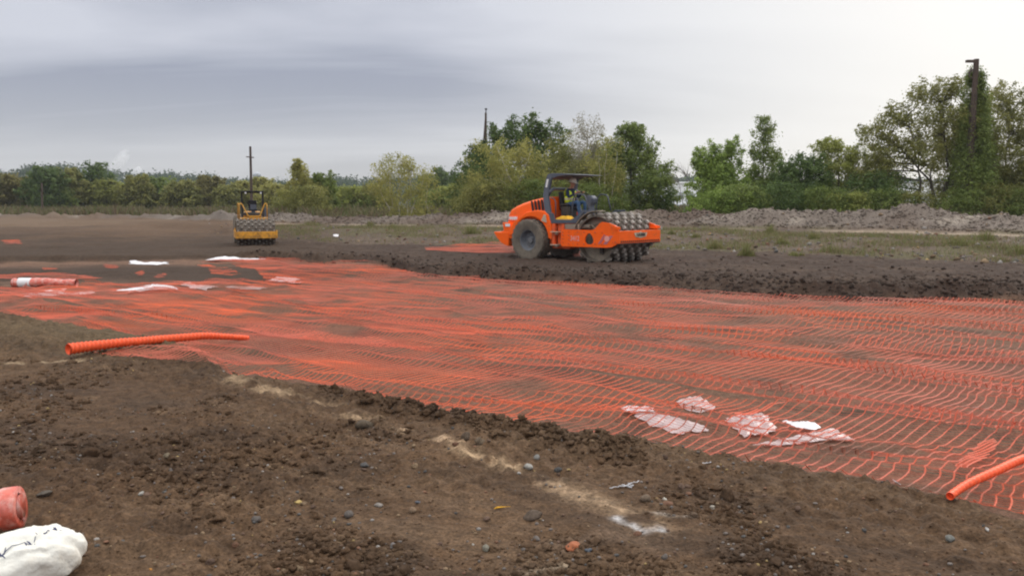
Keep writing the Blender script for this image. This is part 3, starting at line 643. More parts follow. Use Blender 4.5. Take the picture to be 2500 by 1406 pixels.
scrap([(480, 650), (510, 640), (530, 652), (500, 656)], 'orange scrap close to the far strip of mesh', -0.1, 871, 0.09, 0.5)
scrap([(0, 590), (50, 589), (58, 598), (10, 598)], 'faded red scrap lying far out in the field at left', 0.0, 881, 0.12, 0.5)
scrap([(250, 645), (290, 647), (292, 655), (255, 652)], 'faint orange scrap in the field below the white sheet left end', -0.1, 891, 0.1, 0.5)

# ------------------------------------------------------------------ rolls of mesh
def mesh_roll(name, label, p0, p1, r0, r1, ribs, m, cat='roll', bend=0.0, wave=0.22, seed=0, gfol=True, hollow=True, spiral=True):
    p0 = Vector(p0); p1 = Vector(p1); d = p1 - p0; Ln = d.length; d.normalize(); side = Vector((-d.y, d.x, 0)).normalized()
    rnd = random.Random(seed); root = empty(name, p0, 0, label, cat)
    pts = []; rs = []; n = ribs * 4
    smp = [(k / 20, gz(p0.x + (p1.x - p0.x) * k / 20, p0.y + (p1.y - p0.y) * k / 20)) for k in range(21)]; up = max(0, max(g_ + (r0 + (r1 - r0) * t) * 0.85 - (p0.z + (p1.z - p0.z) * t) for t, g_ in smp))
    for i in range(n + 1):
        t = i / n; q = d * (Ln * t) + side * (bend * math.sin(t * 5.0) + 0.01 * math.sin(t * 17))
        r = r0 + (r1 - r0) * t; r *= 1 + wave * math.sin(t * ribs * 2 * math.pi) * 0.5 + 0.05 * math.sin(t * 9 + seed)
        q.z += up * 0.8 * min(1, 0.45 + 2 * t, 0.2 + 3 * (1 - t))
        q.z += 0.008 * math.sin(t * 8 + seed)
        pts.append(q); rs.append(r)
    b = MB(); b.tube(pts, rs, 28, cap=False)
    for end, s in ((0, 1), (-1, -1)):
        c = pts[end]; rr_ = rs[end]
        b.tube([c, c + d * s * 0.012, c + d * s * Ln * 0.03], [rr_, rr_ * 0.72, rr_ * 0.70], 28, cap=False)
    o = b.build('rolled_sheet', m, root, smooth=True)
    if spiral:                                                    # loose coil showing in the open end
        sp = MB()
        for e0, s in ((pts[0], 1),):
            q = []; rr_ = (rs[0] if s > 0 else rs[-1]); ax = d.cross(side).normalized()
            for k in range(40):
                w = k / 40 * 2.2 * 2 * math.pi; rad_ = rr_ * (0.66 - 0.42 * k / 40); q.append(e0 + d * s * 0.03 + side * math.cos(w) * rad_ + ax * math.sin(w) * rad_)
            sp.tube(q, 0.006, 6)
        sp.build('inner_coil', m, root)
    return root
a = onground(168, 876); b_ = onground(602, 838)
def ral(p, r): return Vector((p.x, p.y, gz(p.x, p.y) + r + 0.03))
mesh_roll('mesh_roll', 'tight bright orange roll of mesh lying on the soil at left', ral(a, 0.045), ral(b_, 0.035), 0.064, 0.040, 46, 'net_roll', bend=0.03, seed=2)
a = onground(2318, 1232); b_ = onz(2700, 1075, -0.12)
mesh_roll('mesh_roll', 'dull orange roll of mesh at the right edge, on the near corner of the netting', ral(a, 0.03), ral(b_, 0.04), 0.025, 0.033, 46, 'net_roll', bend=0.05, seed=5)
for _pts, _lb, _sd in (([(2330, 1150), (2360, 1110), (2395, 1085), (2425, 1078), (2440, 1090), (2400, 1125), (2370, 1155)], 'flattened bunch of orange mesh above the dull orange roll at right', 21), ([(1790, 1024), (1850, 1006), (1905, 990), (1926, 990), (1880, 1006), (1830, 1022), (1800, 1030)], 'twisted orange band of bunched mesh between the plastic sheets at right', 23)):
    P_ = poly_world(_pts, -0.1); uv_ = (P_ - O2) @ np.linalg.inv(np.array([U, Vd]).T).T
    net_strip('bunched_mesh', _lb, uv_[:, 0].min() - .1, uv_[:, 0].max() + .1, uv_[:, 1].min() - .2, uv_[:, 1].max() + .2, 0.032, 0.020, 0.012, 0.004, 700 + _sd, P_, fold=0.35, group='bunched pieces of orange mesh', lift=0.025, loosen=1.0, tint=1.1)
# plastic wrapped roll on the netting, far left
a = onground(32, 703); b_ = onground(188, 702)
root = mesh_roll('wrapped_roll', 'roll of mesh in clear plastic with a white label band, lying at the far left', ral(a, 0.10), ral(b_, 0.09), 0.115, 0.10, 6, 'wrap_roll', wave=0.1, seed=4, spiral=False)
d = (ral(b_, 0.09) - ral(a, 0.10)); lb = MB(); lb.tube([d * 0.10, d * 0.14, d * 0.28, d * 0.30], [0.118, 0.122, 0.119, 0.114], 24, cap=False); lb.build('label_band', 'white_paint', root, smooth=True)
wp = MB(); wp.tube([d * -0.02, d * 0.0, d * 0.03], [0.03, 0.09, 0.118], 24, cap=False); wp.build('plastic_end', 'plastic', root, smooth=True)

# ------------------------------------------------------------------ plastic sheets
def sheet(name, label, outline, z, m, seed, h=0.05, lift=0.05, cat='plastic sheet', group='plastic sheets strewn on the netting'):
    P = [onz(px, py, z) for px, py in outline]; P = np.array([(p.x, p.y) for p in P]); n = len(P)
    m_ = 16; D = []
    for i in range(n):
        for k in range(m_): D.append(P[i] * (1 - k / m_) + P[(i + 1) % n] * (k / m_))
    D = np.array(D); c = P.mean(0); r = np.random.default_rng(seed)
    t = np.arange(len(D)) / len(D) * 60
    wob = 1 + 0.24 * fbm(np.cos(t / 60 * 6.283) * 4 + seed, np.sin(t / 60 * 6.283) * 4, 3, seed)
    D = c + (D - c) * wob[:, None]
    K = 18; V = [];
    for k in range(1, K + 1):
        q = c + (D - c) * (k / K) ** 0.8; V.append(q)
    V = np.concatenate([[c]] + V); L_ = len(D)
    sc = 1.2 / max(0.1, np.ptp(P[:, 0])) * 4
    rd = fbm(V[:, 0] * sc, V[:, 1] * sc * 2.2, 4, seed + 1); rg = 1 - np.abs(fbm(V[:, 0] * sc * 1.6, V[:, 1] * sc * 3, 3, seed + 2)) * 3
    kk = np.concatenate([[0], np.repeat(np.arange(1, K + 1), L_)]) / K
    Z = ground(V[:, 0], V[:, 1], False) + 0.085 * fbm((V[:, 0] * 0.79 - V[:, 1] * 0.61) * 0.28, (V[:, 0] * 0.61 + V[:, 1] * 0.79) * 0.9, 3, 51) + lift + h * (0.5 + rd * 0.8 + 0.35 * np.clip(rg, 0, 1)) * (1 - 0.75 * kk ** 4) * 0.6
    Z = np.maximum(Z, ground(V[:, 0], V[:, 1]) + 0.012)
    o3 = np.array([c[0], c[1], 0]); VV = np.stack([V[:, 0], V[:, 1], Z], -1); o3[2] = Z.min(); 
    fs = [(0, 1 + i, 1 + (i + 1) % L_, 1 + (i + 1) % L_) for i in range(L_)]
    me = bpy.data.meshes.new(name); tri = [(0, 1 + i, 1 + (i + 1) % L_) for i in range(L_)]
    for k in range(K - 1):
        a = 1 + k * L_; b = a + L_
        for i in range(L_): j = (i + 1) % L_; tri.append((a + i, b + i, b + j, a + j))
    me.from_pydata([tuple(v - o3) for v in VV], [], tri); me.update()
    o = link(name, me, m, None, smooth=True); o.location = o3; return tag(o, label, cat, group)
S1 = [
 ([(312, 634), (316, 627), (330, 631), (370, 633), (405, 630), (411, 635), (380, 638), (330, 637)], -0.03, 'white_plastic', 'narrow pale sheet alone on the dark earth, left of the far strip of mesh', 0.08, 0.01),
 ([(495, 636), (530, 631), (560, 632), (600, 634), (655, 634), (600, 636), (540, 636)], -0.12, 'white_plastic', 'white sheet lying on the far strip of mesh', 0.12, 0.06),
 ([(655, 684), (680, 677), (720, 678), (733, 681), (715, 686), (680, 688)], -0.13, 'plastic', 'pinkish sheet at the corner of the dark earth patch', 0.045, 0.03),
 ([(703, 690), (716, 686), (737, 688), (735, 692), (715, 692)], -0.13, 'white_plastic', 'small bright white piece under the pinkish sheet', 0.04, 0.03),
 ([(98, 709), (125, 706), (163, 706), (155, 713), (110, 714)], -0.13, 'plastic', 'small pale sheet just under the wrapped roll', 0.045, 0.03),
 ([(40, 722), (80, 716), (150, 716), (200, 714), (232, 712), (220, 719), (150, 724), (100, 728), (60, 727)], -0.13, 'plastic', 'long pinkish sheet second below the wrapped roll', 0.04, 0.03),
 ([(285, 715), (340, 711), (375, 704), (405, 704), (440, 713), (400, 718), (330, 718)], -0.13, 'white_plastic', 'creamy crumpled sheet in a hump on the netting at left', 0.10, 0.06),
 ([(440, 698), (462, 694), (480, 702), (540, 707), (500, 711), (465, 707)], -0.13, 'plastic', 'pale sheet with a thin tail right of the creamy hump', 0.045, 0.03),
 ([(545, 706), (590, 708), (620, 703), (650, 706), (630, 711), (580, 712)], -0.13, 'plastic', 'pale sheet ending in a bright tip, rightmost of the left row', 0.045, 0.03),
 ([(1652, 990), (1665, 976), (1700, 972), (1725, 982), (1741, 996), (1730, 1008), (1700, 1012), (1670, 1004)], -0.13, 'plastic', 'roundish clear sheet highest of the four at right', 0.07, 0.012),
 ([(1530, 1010), (1548, 1007), (1590, 1010), (1595, 1016), (1630, 1025), (1680, 1035), (1735, 1050), (1700, 1056), (1640, 1054), (1590, 1042), (1555, 1025)], -0.13, 'plastic', 'long clear sheet with a bright white end, left of the four at right', 0.07, 0.012),
 ([(1770, 1030), (1800, 1016), (1850, 1012), (1880, 1022), (1897, 1045), (1870, 1062), (1820, 1062), (1790, 1048)], -0.13, 'plastic', 'crumpled clear sheet in the middle of the group at right', 0.08, 0.012),
 ([(1845, 1084), (1920, 1070), (1960, 1062), (1990, 1050), (2050, 1046), (2085, 1070), (2020, 1072), (1960, 1078), (1890, 1086)], -0.13, 'plastic', 'long pointed sheet rightmost of the group at right', 0.06, 0.012),
 ([(1907, 1035), (1930, 1040), (1970, 1038), (2005, 1048), (1985, 1057), (1945, 1052)], -0.13, 'white_plastic', 'bright white strip on top of the long pointed sheet', 0.04, 0.05),
 ([(1514, 1014), (1530, 1008), (1590, 1008), (1594, 1020), (1560, 1020), (1535, 1022)], -0.13, 'white_plastic', 'bright white scrap at the tip of the long clear sheet', 0.04, 0.05),
 ([(812, 585), (820, 583), (828, 585), (822, 587)], 0.0, 'white_plastic', 'tiny white scrap far off between the two rollers', 0.015, 0.0),
]
for i, (ol, z, m, lb, h, lf) in enumerate(S1):
    sheet('plastic_sheet' if m == 'plastic' else 'white_sheet', lb, ol, z, m, 900 + 7 * i, h, lf)

# ------------------------------------------------------------------ sandbag, wrapped roll, string, pipe in the foreground
p = onz(75, 1425, 0.0)
root = empty('white_sack', (p.x, p.y, 0.07), 0, 'white cloth sack with dark blue ties lying at the bottom left corner', 'sack')
v, f = I3[0].copy(), I3[1]
bm = bmesh.new(); bmesh.ops.create_icosphere(bm, subdivisions=5, radius=1); v = np.array([x.co[:] for x in bm.verts]); f = np.array([[q.index for q in x.verts] for x in bm.faces]); bm.free()
th = R(17); sx, sy, sz = 0.33, 0.19, 0.150
V = np.sign(v) * np.abs(v) ** 0.86 * np.array([sx, sy, sz])
knots = [(0.13, -0.055, 0.0), (0.215, -0.02, 0.0), (0.06, -0.105, 0.0), (0.16, 0.07, 0.0), (0.30, -0.01, 0.0), (-0.08, -0.12, 0)]
cr = fbm(V[:, 0] * 9 + V[:, 2] * 7, V[:, 1] * 22 + V[:, 2] * 9, 4, 77); V *= (1 + 0.10 * cr - 0.05 * np.clip(1 - 7 * np.abs(fbm(V[:, 0] * 5, V[:, 1] * 9 + V[:, 2] * 8, 3, 79)), 0, 1))[:, None]
V[:, 2] += 0.012 * fbm(V[:, 0] * 7, V[:, 1] * 22, 3, 78)
for kx, ky, _ in knots:
    d2 = (V[:, 0] - kx) ** 2 + (V[:, 1] - ky) ** 2; an = np.arctan2(V[:, 1] - ky, V[:, 0] - kx)
    up = V[:, 2] > 0; V[:, 2] -= up * (0.022 * np.exp(-d2 / 0.0012) + 0.009 * np.exp(-d2 / 0.008) * np.cos(an * 7))
V[:, 2] = np.maximum(V[:, 2], -sz * 0.75)
seam = MB(); kk_ = [knots[5], knots[2], knots[0], knots[1], knots[4]]; q = []
for (ax, ay, _), (bx_, by_, _) in zip(kk_[:-1], kk_[1:]):
    for t in (0, .2, .4, .6, .8):
        x, y = ax + (bx_ - ax) * t, ay + (by_ - ay) * t; j = np.argmin((V[:, 0] - x) ** 2 + (V[:, 1] - y) ** 2 + (V[:, 2] < 0) * 9); q.append((x, y, V[j, 2] + sz * 0.75 + 0.0015))
seam.tube(q, 0.0018, 5); seam.build('seam', 'blue_tie', root)
me = npmesh('sack_body', V + np.array([0, 0, sz * 0.75]), f, smooth=True); sk = link('cloth', me, 'bag', root)
root.rotation_euler = (R(-4), R(-3), R(48)); root.location = (p.x - 0.06, p.y - 0.02, 0.0)
for kx, ky, _ in knots:
    tm = MB()
    i = np.argmin((V[:, 0] - kx) ** 2 + (V[:, 1] - ky) ** 2 + (V[:, 2] < 0) * 9); kz = V[i, 2] + sz * 0.75
    for a_ in (0.4, 1.9, 3.3, 5.0):
        q = []
        for t in (0, 0.5, 1):
            x, y = kx + math.cos(a_) * 0.030 * t, ky + math.sin(a_) * 0.030 * t
            j = np.argmin((V[:, 0] - x) ** 2 + (V[:, 1] - y) ** 2 + (V[:, 2] < 0) * 9); q.append((x, y, V[j, 2] + sz * 0.75 + 0.003 + 0.004 * (t == 0)))
        tm.tube(q, [0.0034, 0.003, 0.0016], 6)
    tm.build('tie', 'blue_tie', root)
e = Vector((onz(20, 1262, 0.07).x, onz(20, 1262, 0.07).y, 0)); 
e = atd(50, 1236, 4.75); s_ = Vector((-0.95, -0.22, -0.10))
root = empty('wrapped_roll', e, 0, 'red roll wrapped in shiny clear plastic, resting on the white sack', 'roll')
b = MB(); pts = []; rs = []
for i in range(40):
    t = i / 39; pts.append(s_ * (t * 1.1)); rs.append(0.118 * (1 - max(0, 1 - t / 0.05) ** 3 * 0.35) + 0.003 * math.sin(t * 40) + 0.002 * math.sin(t * 97))
rs[0] = rs[1] = 0.116; b.tube([pts[0] + s_ * 0.012] + pts, [0.02] + rs, 36); b.build('rolled_sheet', 'wrap_roll', root, smooth=True)
b = MB(); b.tube([pts[0] + s_ * 0.012, pts[0] - s_ * 0.004, pts[0] + s_ * 0.0, pts[0] + s_ * 0.012, pts[3]], [0.030, 0.075, 0.102, 0.119, 0.1215], 36, cap=False); b.build('plastic_end', 'wrap_roll', root, smooth=True)
# white string
b = MB(); rs_ = random.Random(3)
def string_path(pts, wig=0.01):
    q = []
    for (ax, ay), (bx, by) in zip(pts[:-1], pts[1:]):
        for k in range(8):
            t = k / 8; w = onground(ax + (bx - ax) * t, ay + (by - ay) * t); q.append((w.x + rs_.uniform(-wig, wig), w.y + rs_.uniform(-wig, wig), w.z + 0.012 + rs_.uniform(0, 0.008)))
    return q
b.tube(string_path([(1490, 1196), (1525, 1192), (1545, 1192), (1535, 1186), (1560, 1178)]), 0.0030, 6); b.tube(string_path([(1515, 1188), (1545, 1195)]), 0.003, 6); b.tube(string_path([(1510, 1192), (1543, 1188)]), 0.003, 6)
tag(b.build('string', 'string'), 'tangle of thin white string lying on the bare foreground dirt', 'string')
b = MB(); b.tube(string_path([(1715, 1135), (1740, 1133)], 0.004), 0.003, 6); tag(b.build('string', 'string'), 'short white thread on the dirt just under the netting edge', 'string')
b = MB(); b.tube(string_path([(2180, 1176), (2202, 1190)], 0.003), 0.003, 6); tag(b.build('string', 'string'), 'short white thread caught on the netting near its right front edge', 'string')
b = MB(); q = []
for px, py in ((1440, 1386), (1420, 1383), (1400, 1383), (1384, 1384), (1374, 1389), (1369, 1396), (1372, 1404), (1382, 1407), (1400, 1408)):
    w = onz(px, py, 0.08); q.append((w.x, w.y, gz(w.x, w.y) + 0.022))
b.tube(q, 0.0095, 10); tag(b.build('bent_pipe', 'pipe', smooth=True), 'short grey bent pipe half buried at the bottom edge', 'pipe')
# straw bits
b = MB()
for i in range(5): w = onground(1200 + i * 3, 1247 - i * 2); b.tube([(w.x, w.y, w.z + 0.005), (w.x + 0.05 + 0.01 * i, w.y + 0.03 - 0.015 * i, w.z + 0.02)], [0.003, 0.001], 5)
tag(b.build('straw', 'yellow_cloth'), 'little tuft of dry straw in the foreground dirt', 'straw')

# ------------------------------------------------------------------ padded drum
def drum(parent, cx, cz, R0, hw, rows, around, ph, ps, inset=0.22, zrot=0.0):
    b = MB(); b.m = 0
    n = 72
    prof = [(R0 - 0.035, -hw + inset), (R0 - 0.035, -hw), (R0, -hw), (R0, hw), (R0 - 0.035, hw), (R0 - 0.035, hw - inset)]
    b.lathe(prof, (cx, 0, cz), n)
    b.m = 2
    for s in (-1, 1):
        y = s * (hw - inset); b.lathe([(0.0, y - s * 0.03), (0.16, y - s * 0.03), (0.20, y), (R0 * 0.62, y), (R0 * 0.66, y + s * 0.03), (R0 - 0.036, y + s * 0.03)], (cx, 0, cz), n)
    for k in range(rows):
        y = -hw + 0.085 + (2 * hw - 0.17) * k / (rows - 1)
        for j in range(around):
            w = 2 * math.pi * (j + 0.5 * (k % 2) + 0.0) / around + zrot
            c, s = math.cos(w), math.sin(w); er = Vector((c, 0, s)); et = Vector((-s, 0, c)); ey = Vector((0, 1, 0)); o = Vector((cx, y, cz))
            vs = []
            for h, sz in ((-0.01, 1.15), (ph * 0.55, 1.0), (ph, 0.66)):
                for a, e in ((-1, -1), (1, -1), (1, 1), (-1, 1)): vs.append(o + er * (R0 + h) + et * (a * ps[0] * sz) + ey * (e * ps[1] * sz))
            b.m = 0; b.add(vs[:8], [(0, 1, 5, 4), (1, 2, 6, 5), (2, 3, 7, 6), (3, 0, 4, 7)])
            b.m = 1; b.add(vs[4:], [(0, 1, 5, 4), (1, 2, 6, 5), (2, 3, 7, 6), (3, 0, 4, 7), (4, 5, 6, 7)])
    return b.build('drum', ['drum', 'pad_steel', 'dusty_steel'], parent)

def tyre(parent, x, y, z, Rr, w, s, mt='tyre'):
    wroot = empty('wheel', (x, y, z)); wroot.parent = parent
    h = w / 2; b = MB(); b.m = 1; face = [(Rr * 0.52, -s * h * 0.62), (Rr * 0.56, -s * h * 0.82), (Rr * 0.70, -s * h * 0.98), (Rr * 0.86, -s * h), (Rr * 0.95, -s * h * 0.93)]
    b.lathe([(r, -yy * -1) for r, yy in face], (0, 0, 0), 48); b.m = 0
    b.lathe([(Rr * 0.95, -s * h * 0.93), (Rr * 0.985, -s * h * 0.8), (Rr * 0.985, s * h * 0.8), (Rr * 0.95, s * h * 0.95), (Rr * 0.8, s * h), (Rr * 0.5, s * h * 0.8)], (0, 0, 0), 48)
    for j in range(26):                                    # diamond lugs
        w0 = 2 * math.pi * j / 26
        for k, yy in enumerate((-0.66, -0.22, 0.22, 0.66)):
            a = w0 + (0.12 if k % 2 else 0); c, q = math.cos(a), math.sin(a)
            b.box((c * Rr * 0.985, yy * h, q * Rr * 0.985), (0.115 * Rr, 0.36 * h, 0.045), (0, -a + math.pi / 2 if False else math.pi / 2 - a, 0))
    b.build('tyre', [mt, 'tyre_face'], wroot, smooth='auto')
    b = MB(); yo = s * h
    b.lathe([(Rr * 0.54, yo * -0.0 + s * h * 0.66), (Rr * 0.50, s * h * 0.74), (Rr * 0.46, s * h * 0.70), (Rr * 0.43, s * h * 0.2), (Rr * 0.38, s * h * 0.02), (Rr * 0.16, s * h * 0.06), (Rr * 0.14, s * h * 0.30), (0, s * h * 0.32)], (0, 0, 0), 40)
    for j in range(10):
        a = 2 * math.pi * j / 10; b.lathe([(0.018, 0), (0.018, s * 0.03), (0, s * 0.03)], (math.cos(a) * Rr * 0.25, s * h * 0.05, math.sin(a) * Rr * 0.25), 8)
    b.build('rim', 'rim', wroot, smooth='auto')
    return wroot

# ------------------------------------------------------------------ orange soil compactor
MR = R(-43)
def rot2(x, y, a): return x * math.cos(a) - y * math.sin(a), x * math.sin(a) + y * math.cos(a)
c0 = onz(1291.5, 633.0, -0.02); ox, oy = rot2(0.0, -0.93, MR)
DR = (c0.x - ox, c0.y - oy)
rol = empty('orange_roller', (DR[0], DR[1], -0.02), MR, 'orange ride-on soil compactor with open grey canopy and padded steel drum', 'road roller')
TR = 0.73
tyre(rol, 0, -0.86, TR - 0.05, TR, 0.50, -1); tyre(rol, 0, 0.86, TR - 0.05, TR, 0.50, 1)
b = MB(); b.tube([(0, -0.7, 0.66), (0, 0.7, 0.66)], 0.13, 14); b.build('axle', 'dark_steel', rol)
# hood: lofted sections along x
def loft(secs, nseg=10):
    vs = []; m = None
    for x, w, zb, zt, rc, wt in secs:          # half width at bottom, bottom z, top z, corner radius, half width at top
        pr = [(-w, zb), (-w, (zb + zt - rc) / 2)]
        for k in range(nseg + 1):
            a = math.pi - k / nseg * math.pi / 2; pr.append((-wt + rc + rc * math.cos(a), zt - rc + rc * math.sin(a)))
        pr += [(0, zt + 0.02)]
        pr += [(-y, z) for y, z in pr[-2::-1]]
        m = len(pr); vs += [(x, y, z) for y, z in pr]
    n = len(secs); fs = [tuple(range(m - 1, -1, -1)), tuple(range((n - 1) * m, n * m))]
    for i in range(n - 1):
        for k in range(m): fs.append((i * m + k, i * m + (k + 1) % m, (i + 1) * m + (k + 1) % m, (i + 1) * m + k))
    return vs, fs
b = MB()
b.add(*loft([(-1.30, 0.62, 0.98, 1.52, 0.10, 0.60), (-1.27, 0.68, 0.98, 1.60, 0.12, 0.65), (-1.14, 0.72, 0.98, 1.76, 0.14, 0.69), (-0.92, 0.74, 1.00, 1.87, 0.15, 0.70), (-0.60, 0.75, 1.10, 1.98, 0.16, 0.71), (-0.2, 0.75, 1.2, 2.08, 0.16, 0.71), (0.2, 0.75, 1.2, 2.15, 0.16, 0.70), (0.52, 0.75, 1.1, 2.19, 0.15, 0.68), (0.62, 0.73, 1.0, 2.19, 0.13, 0.66)]))
b.build('hood', 'orange_paint', rol, smooth='auto')
# fender over the tyre, front apron
arc = []
for k in range(17):
    a = math.radians(172 - k * (172 - 4) / 16); arc.append((math.cos(a) * 0.80, 0.70 + math.sin(a) * 0.80))
outer = [(0.95, 0.72), (0.93, 1.2), (0.80, 1.58), (0.60, 1.70), (0.24, 1.73), (-0.2, 1.66), (-0.54, 1.48), (-0.82, 1.26), (-0.98, 1.02), (-1.02, 0.82)]
for s in (-1, 1):
    b = MB(); y0, y1 = (-0.93, -0.70) if s < 0 else (0.70, 0.93); b.prism(outer + arc, y0, y1); b.build('fender', 'orange_paint', rol, bevel=0.035)
b = MB(); b.box((0.80, 0, 0.86), (0.30, 1.5, 0.72)); b.build('front_apron', 'orange_dusty', rol, bevel=0.02)
b = MB(); b.prism([(-1.36, 1.28), (-1.30, 0.98), (-1.42, 0.96), (-1.46, 0.90), (-1.44, 0.72), (-0.9, 0.70), (-0.9, 1.05), (-1.02, 1.28)], -0.88, 0.88); b.build('rear_body', 'orange_paint', rol, bevel=0.02)
b = MB(); b.prism([(-1.78, 0.93), (-1.05, 0.93), (-1.05, 0.42), (-1.22, 0.46), (-1.42, 0.55), (-1.62, 0.72)], -0.90, 0.90); b.build('counterweight', 'orange_paint', rol, bevel=0.02)
# vents: raised black curved shapes standing in for the dark of open slots
b = MB()
for k in range(4):
    x0 = -0.045 + 0.150 * k; z0 = 1.72; z1 = 2.02 + 0.02 * k; yv = -0.752
    pr = []
    for t in range(7): a = math.pi * t / 6; pr.append((x0 + 0.032 * math.cos(a) - 0.055 * (1 - 0), z1 + 0.035 * math.sin(a)))
    for t in range(7): a = math.pi + math.pi * t / 6; pr.append((x0 + 0.04 * math.cos(a) + 0.01, z0 + 0.03 * math.sin(a)))
    b.prism(pr, yv - 0.012, yv + 0.02)
b.build('vents', 'black_plastic', rol)
b = MB()
for k in range(5): b.box((-1.315 - 0.012 * k, 0, 1.47 - 0.075 * k), (0.05, 1.24, 0.045))
b.build('rear_grille', 'grey_paint', rol)
b = MB(); b.prism([(0.50, 1.36), (0.62, 1.58), (0.70, 1.56), (0.74, 1.30)], -0.955, -0.925); b.build('side_lamp', 'tan_metal', rol, bevel=0.01)
text_mesh('HAMM', 0.15, 'white_paint', rol, (-1.01, -0.885, 1.40), (R(90), 0, 0), 'lettering', 0.2, 0.006, 0.78, 0.006) if False else None
b = MB(); b.prism([(-1.18, 1.34), (-0.80, 1.34), (-0.80, 1.50), (-1.18, 1.50)], -0.748, -0.7); b.build('decal_field', 'orange_paint', rol)
text_mesh('HAMM', 0.165, 'white_paint', rol, (-0.98, -0.757, 1.43), (R(90), 0, 0), 'lettering', 0.25, 0.005, 0.82, 0.007)
b = MB(); b.box((-1.10, -0.89, 1.185), (0.22, 0.012, 0.10)); b.build('white_label', 'white_paint', rol)
# platform, canopy
b = MB(); b.prism([(0.66, 1.68), (0.98, 1.62), (1.02, 1.50), (1.05, 1.42), (1.75, 1.42), (1.95, 1.52), (2.22, 1.74), (2.62, 1.74), (2.62, 1.69), (2.26, 1.66), (2.0, 1.36), (1.95, 1.30), (0.80, 1.28), (0.72, 1.36)], -0.90, -0.84); b.prism([(0.66, 1.68), (0.98, 1.62), (1.02, 1.50), (1.05, 1.42), (1.75, 1.42), (1.95, 1.52), (2.22, 1.74), (2.62, 1.74), (2.62, 1.69), (2.26, 1.66), (2.0, 1.36), (1.95, 1.30), (0.80, 1.28), (0.72, 1.36)], 0.84, 0.90)
b.box((1.35, 0, 1.35), (1.25, 1.66, 0.08)); b.build('platform', 'grey_paint', rol, bevel=0.008)
b = MB()
for s in (-1, 1):
    b = MB(); L0 = [(0.80, 0.86, 1.40), (0.62, 0.78, 1.95), (0.55, 0.74, 2.2), (0.56, 0.71, 2.45), (0.62, 0.69, 2.75), (0.68, 0.68, 2.93)]
    for (xa, ya, za), (xb, yb, zb_) in zip(L0[:-1], L0[1:]):
        wd = 0.12
        vs = [(xa - wd, s * ya - .05, za), (xa + wd, s * ya - .05, za), (xa + wd, s * ya + .05, za), (xa - wd, s * ya + .05, za), (xb - wd * .9, s * yb - .05, zb_), (xb + wd * .9, s * yb - .05, zb_), (xb + wd * .9, s * yb + .05, zb_), (xb - wd * .9, s * yb + .05, zb_)]
        b.add(vs, [(0, 3, 2, 1), (4, 5, 6, 7), (0, 1, 5, 4), (1, 2, 6, 5), (2, 3, 7, 6), (3, 0, 4, 7)])
    b.build('canopy_leg', 'grey_paint', rol, bevel=0.01)
b = MB(); b.prism([(0.57, 2.86), (0.58, 2.97), (0.75, 3.0), (1.2, 2.985), (1.72, 2.945), (1.80, 2.93), (1.72, 2.92), (1.4, 2.92), (1.0, 2.89), (0.85, 2.84), (0.72, 2.80)], -0.72, 0.72); b.build('canopy_roof', 'grey_paint', rol, bevel=0.015)
b = MB(); b.prism([(0.525, 2.52), (0.60, 2.52), (0.66, 2.80), (0.585, 2.80)], -0.765, -0.742); b.build('reflector_strip', 'white_paint', rol)
b = MB(); b.tube([(0.64, -0.72, 2.28), (0.70, -0.70, 2.40), (0.66, -0.5, 2.46), (0.60, 0, 2.47), (0.66, 0.5, 2.46), (0.70, 0.70, 2.40), (0.64, 0.72, 2.28)], 0.055, 10); b.build('guard_rail', 'grey_paint', rol, smooth=True)
def rail(pts, r=0.022, name='handrail'): b = MB(); b.tube(pts, r, 8); return b.build(name, 'grey_paint', rol, smooth=True)
for s in (-1, 1):
    rail([(1.58, s * 0.64, 1.42), (1.60, s * 0.64, 1.9), (1.64, s * 0.64, 2.16), (1.72, s * 0.64, 2.26), (1.85, s * 0.64, 2.28), (2.02, s * 0.62, 2.26), (2.10, s * 0.60, 2.2), (2.24, s * 0.60, 1.72)])
    rail([(0.74, s * 0.72, 2.16), (0.90, s * 0.74, 2.12), (0.97, s * 0.75, 2.02), (0.98, s * 0.76, 1.50)], 0.018)
b = MB(); b.box((0.95, 0, 1.80), (0.50, 0.50, 0.12)); b.box((0.72, 0, 2.10), (0.12, 0.48, 0.55), (0, R(-8), 0)); b.build('seat', 'black_plastic', rol, bevel=0.04)
b = MB(); b.box((0.95, 0, 1.62), (0.36, 0.36, 0.30)); b.box((1.0, -0.33, 1.92), (0.38, 0.08, 0.06)); b.box((1.0, 0.33, 1.92), (0.38, 0.08, 0.06)); b.box((1.05, -0.33, 1.7), (0.3, 0.14, 0.3)); b.build('seat_base', 'dark_steel', rol, bevel=0.02)
b = MB(); b.prism([(1.84, 1.42), (1.82, 1.95), (1.74, 2.10), (1.78, 2.23), (1.95, 2.24), (2.05, 2.14), (2.02, 2.0), (1.94, 1.9), (1.94, 1.42)], -0.14, 0.14); b.build('console', 'grey_paint', rol, bevel=0.05)
b = MB(); q = [];
for k in range(25): w = 2 * math.pi * k / 24; q.append((1.56 + 0.16 * math.cos(w), 0.0 + 0.18 * math.sin(w), 2.30 - 0.08 * math.cos(w)))
b.tube(q, 0.016, 8); b.tube([(1.56, 0, 2.29), (1.72, 0, 2.15)], 0.03, 8); b.tube([(1.42, 0, 2.36), (1.70, 0, 2.23)], 0.012, 6); b.build('steering_wheel', 'black_plastic', rol, smooth=True)
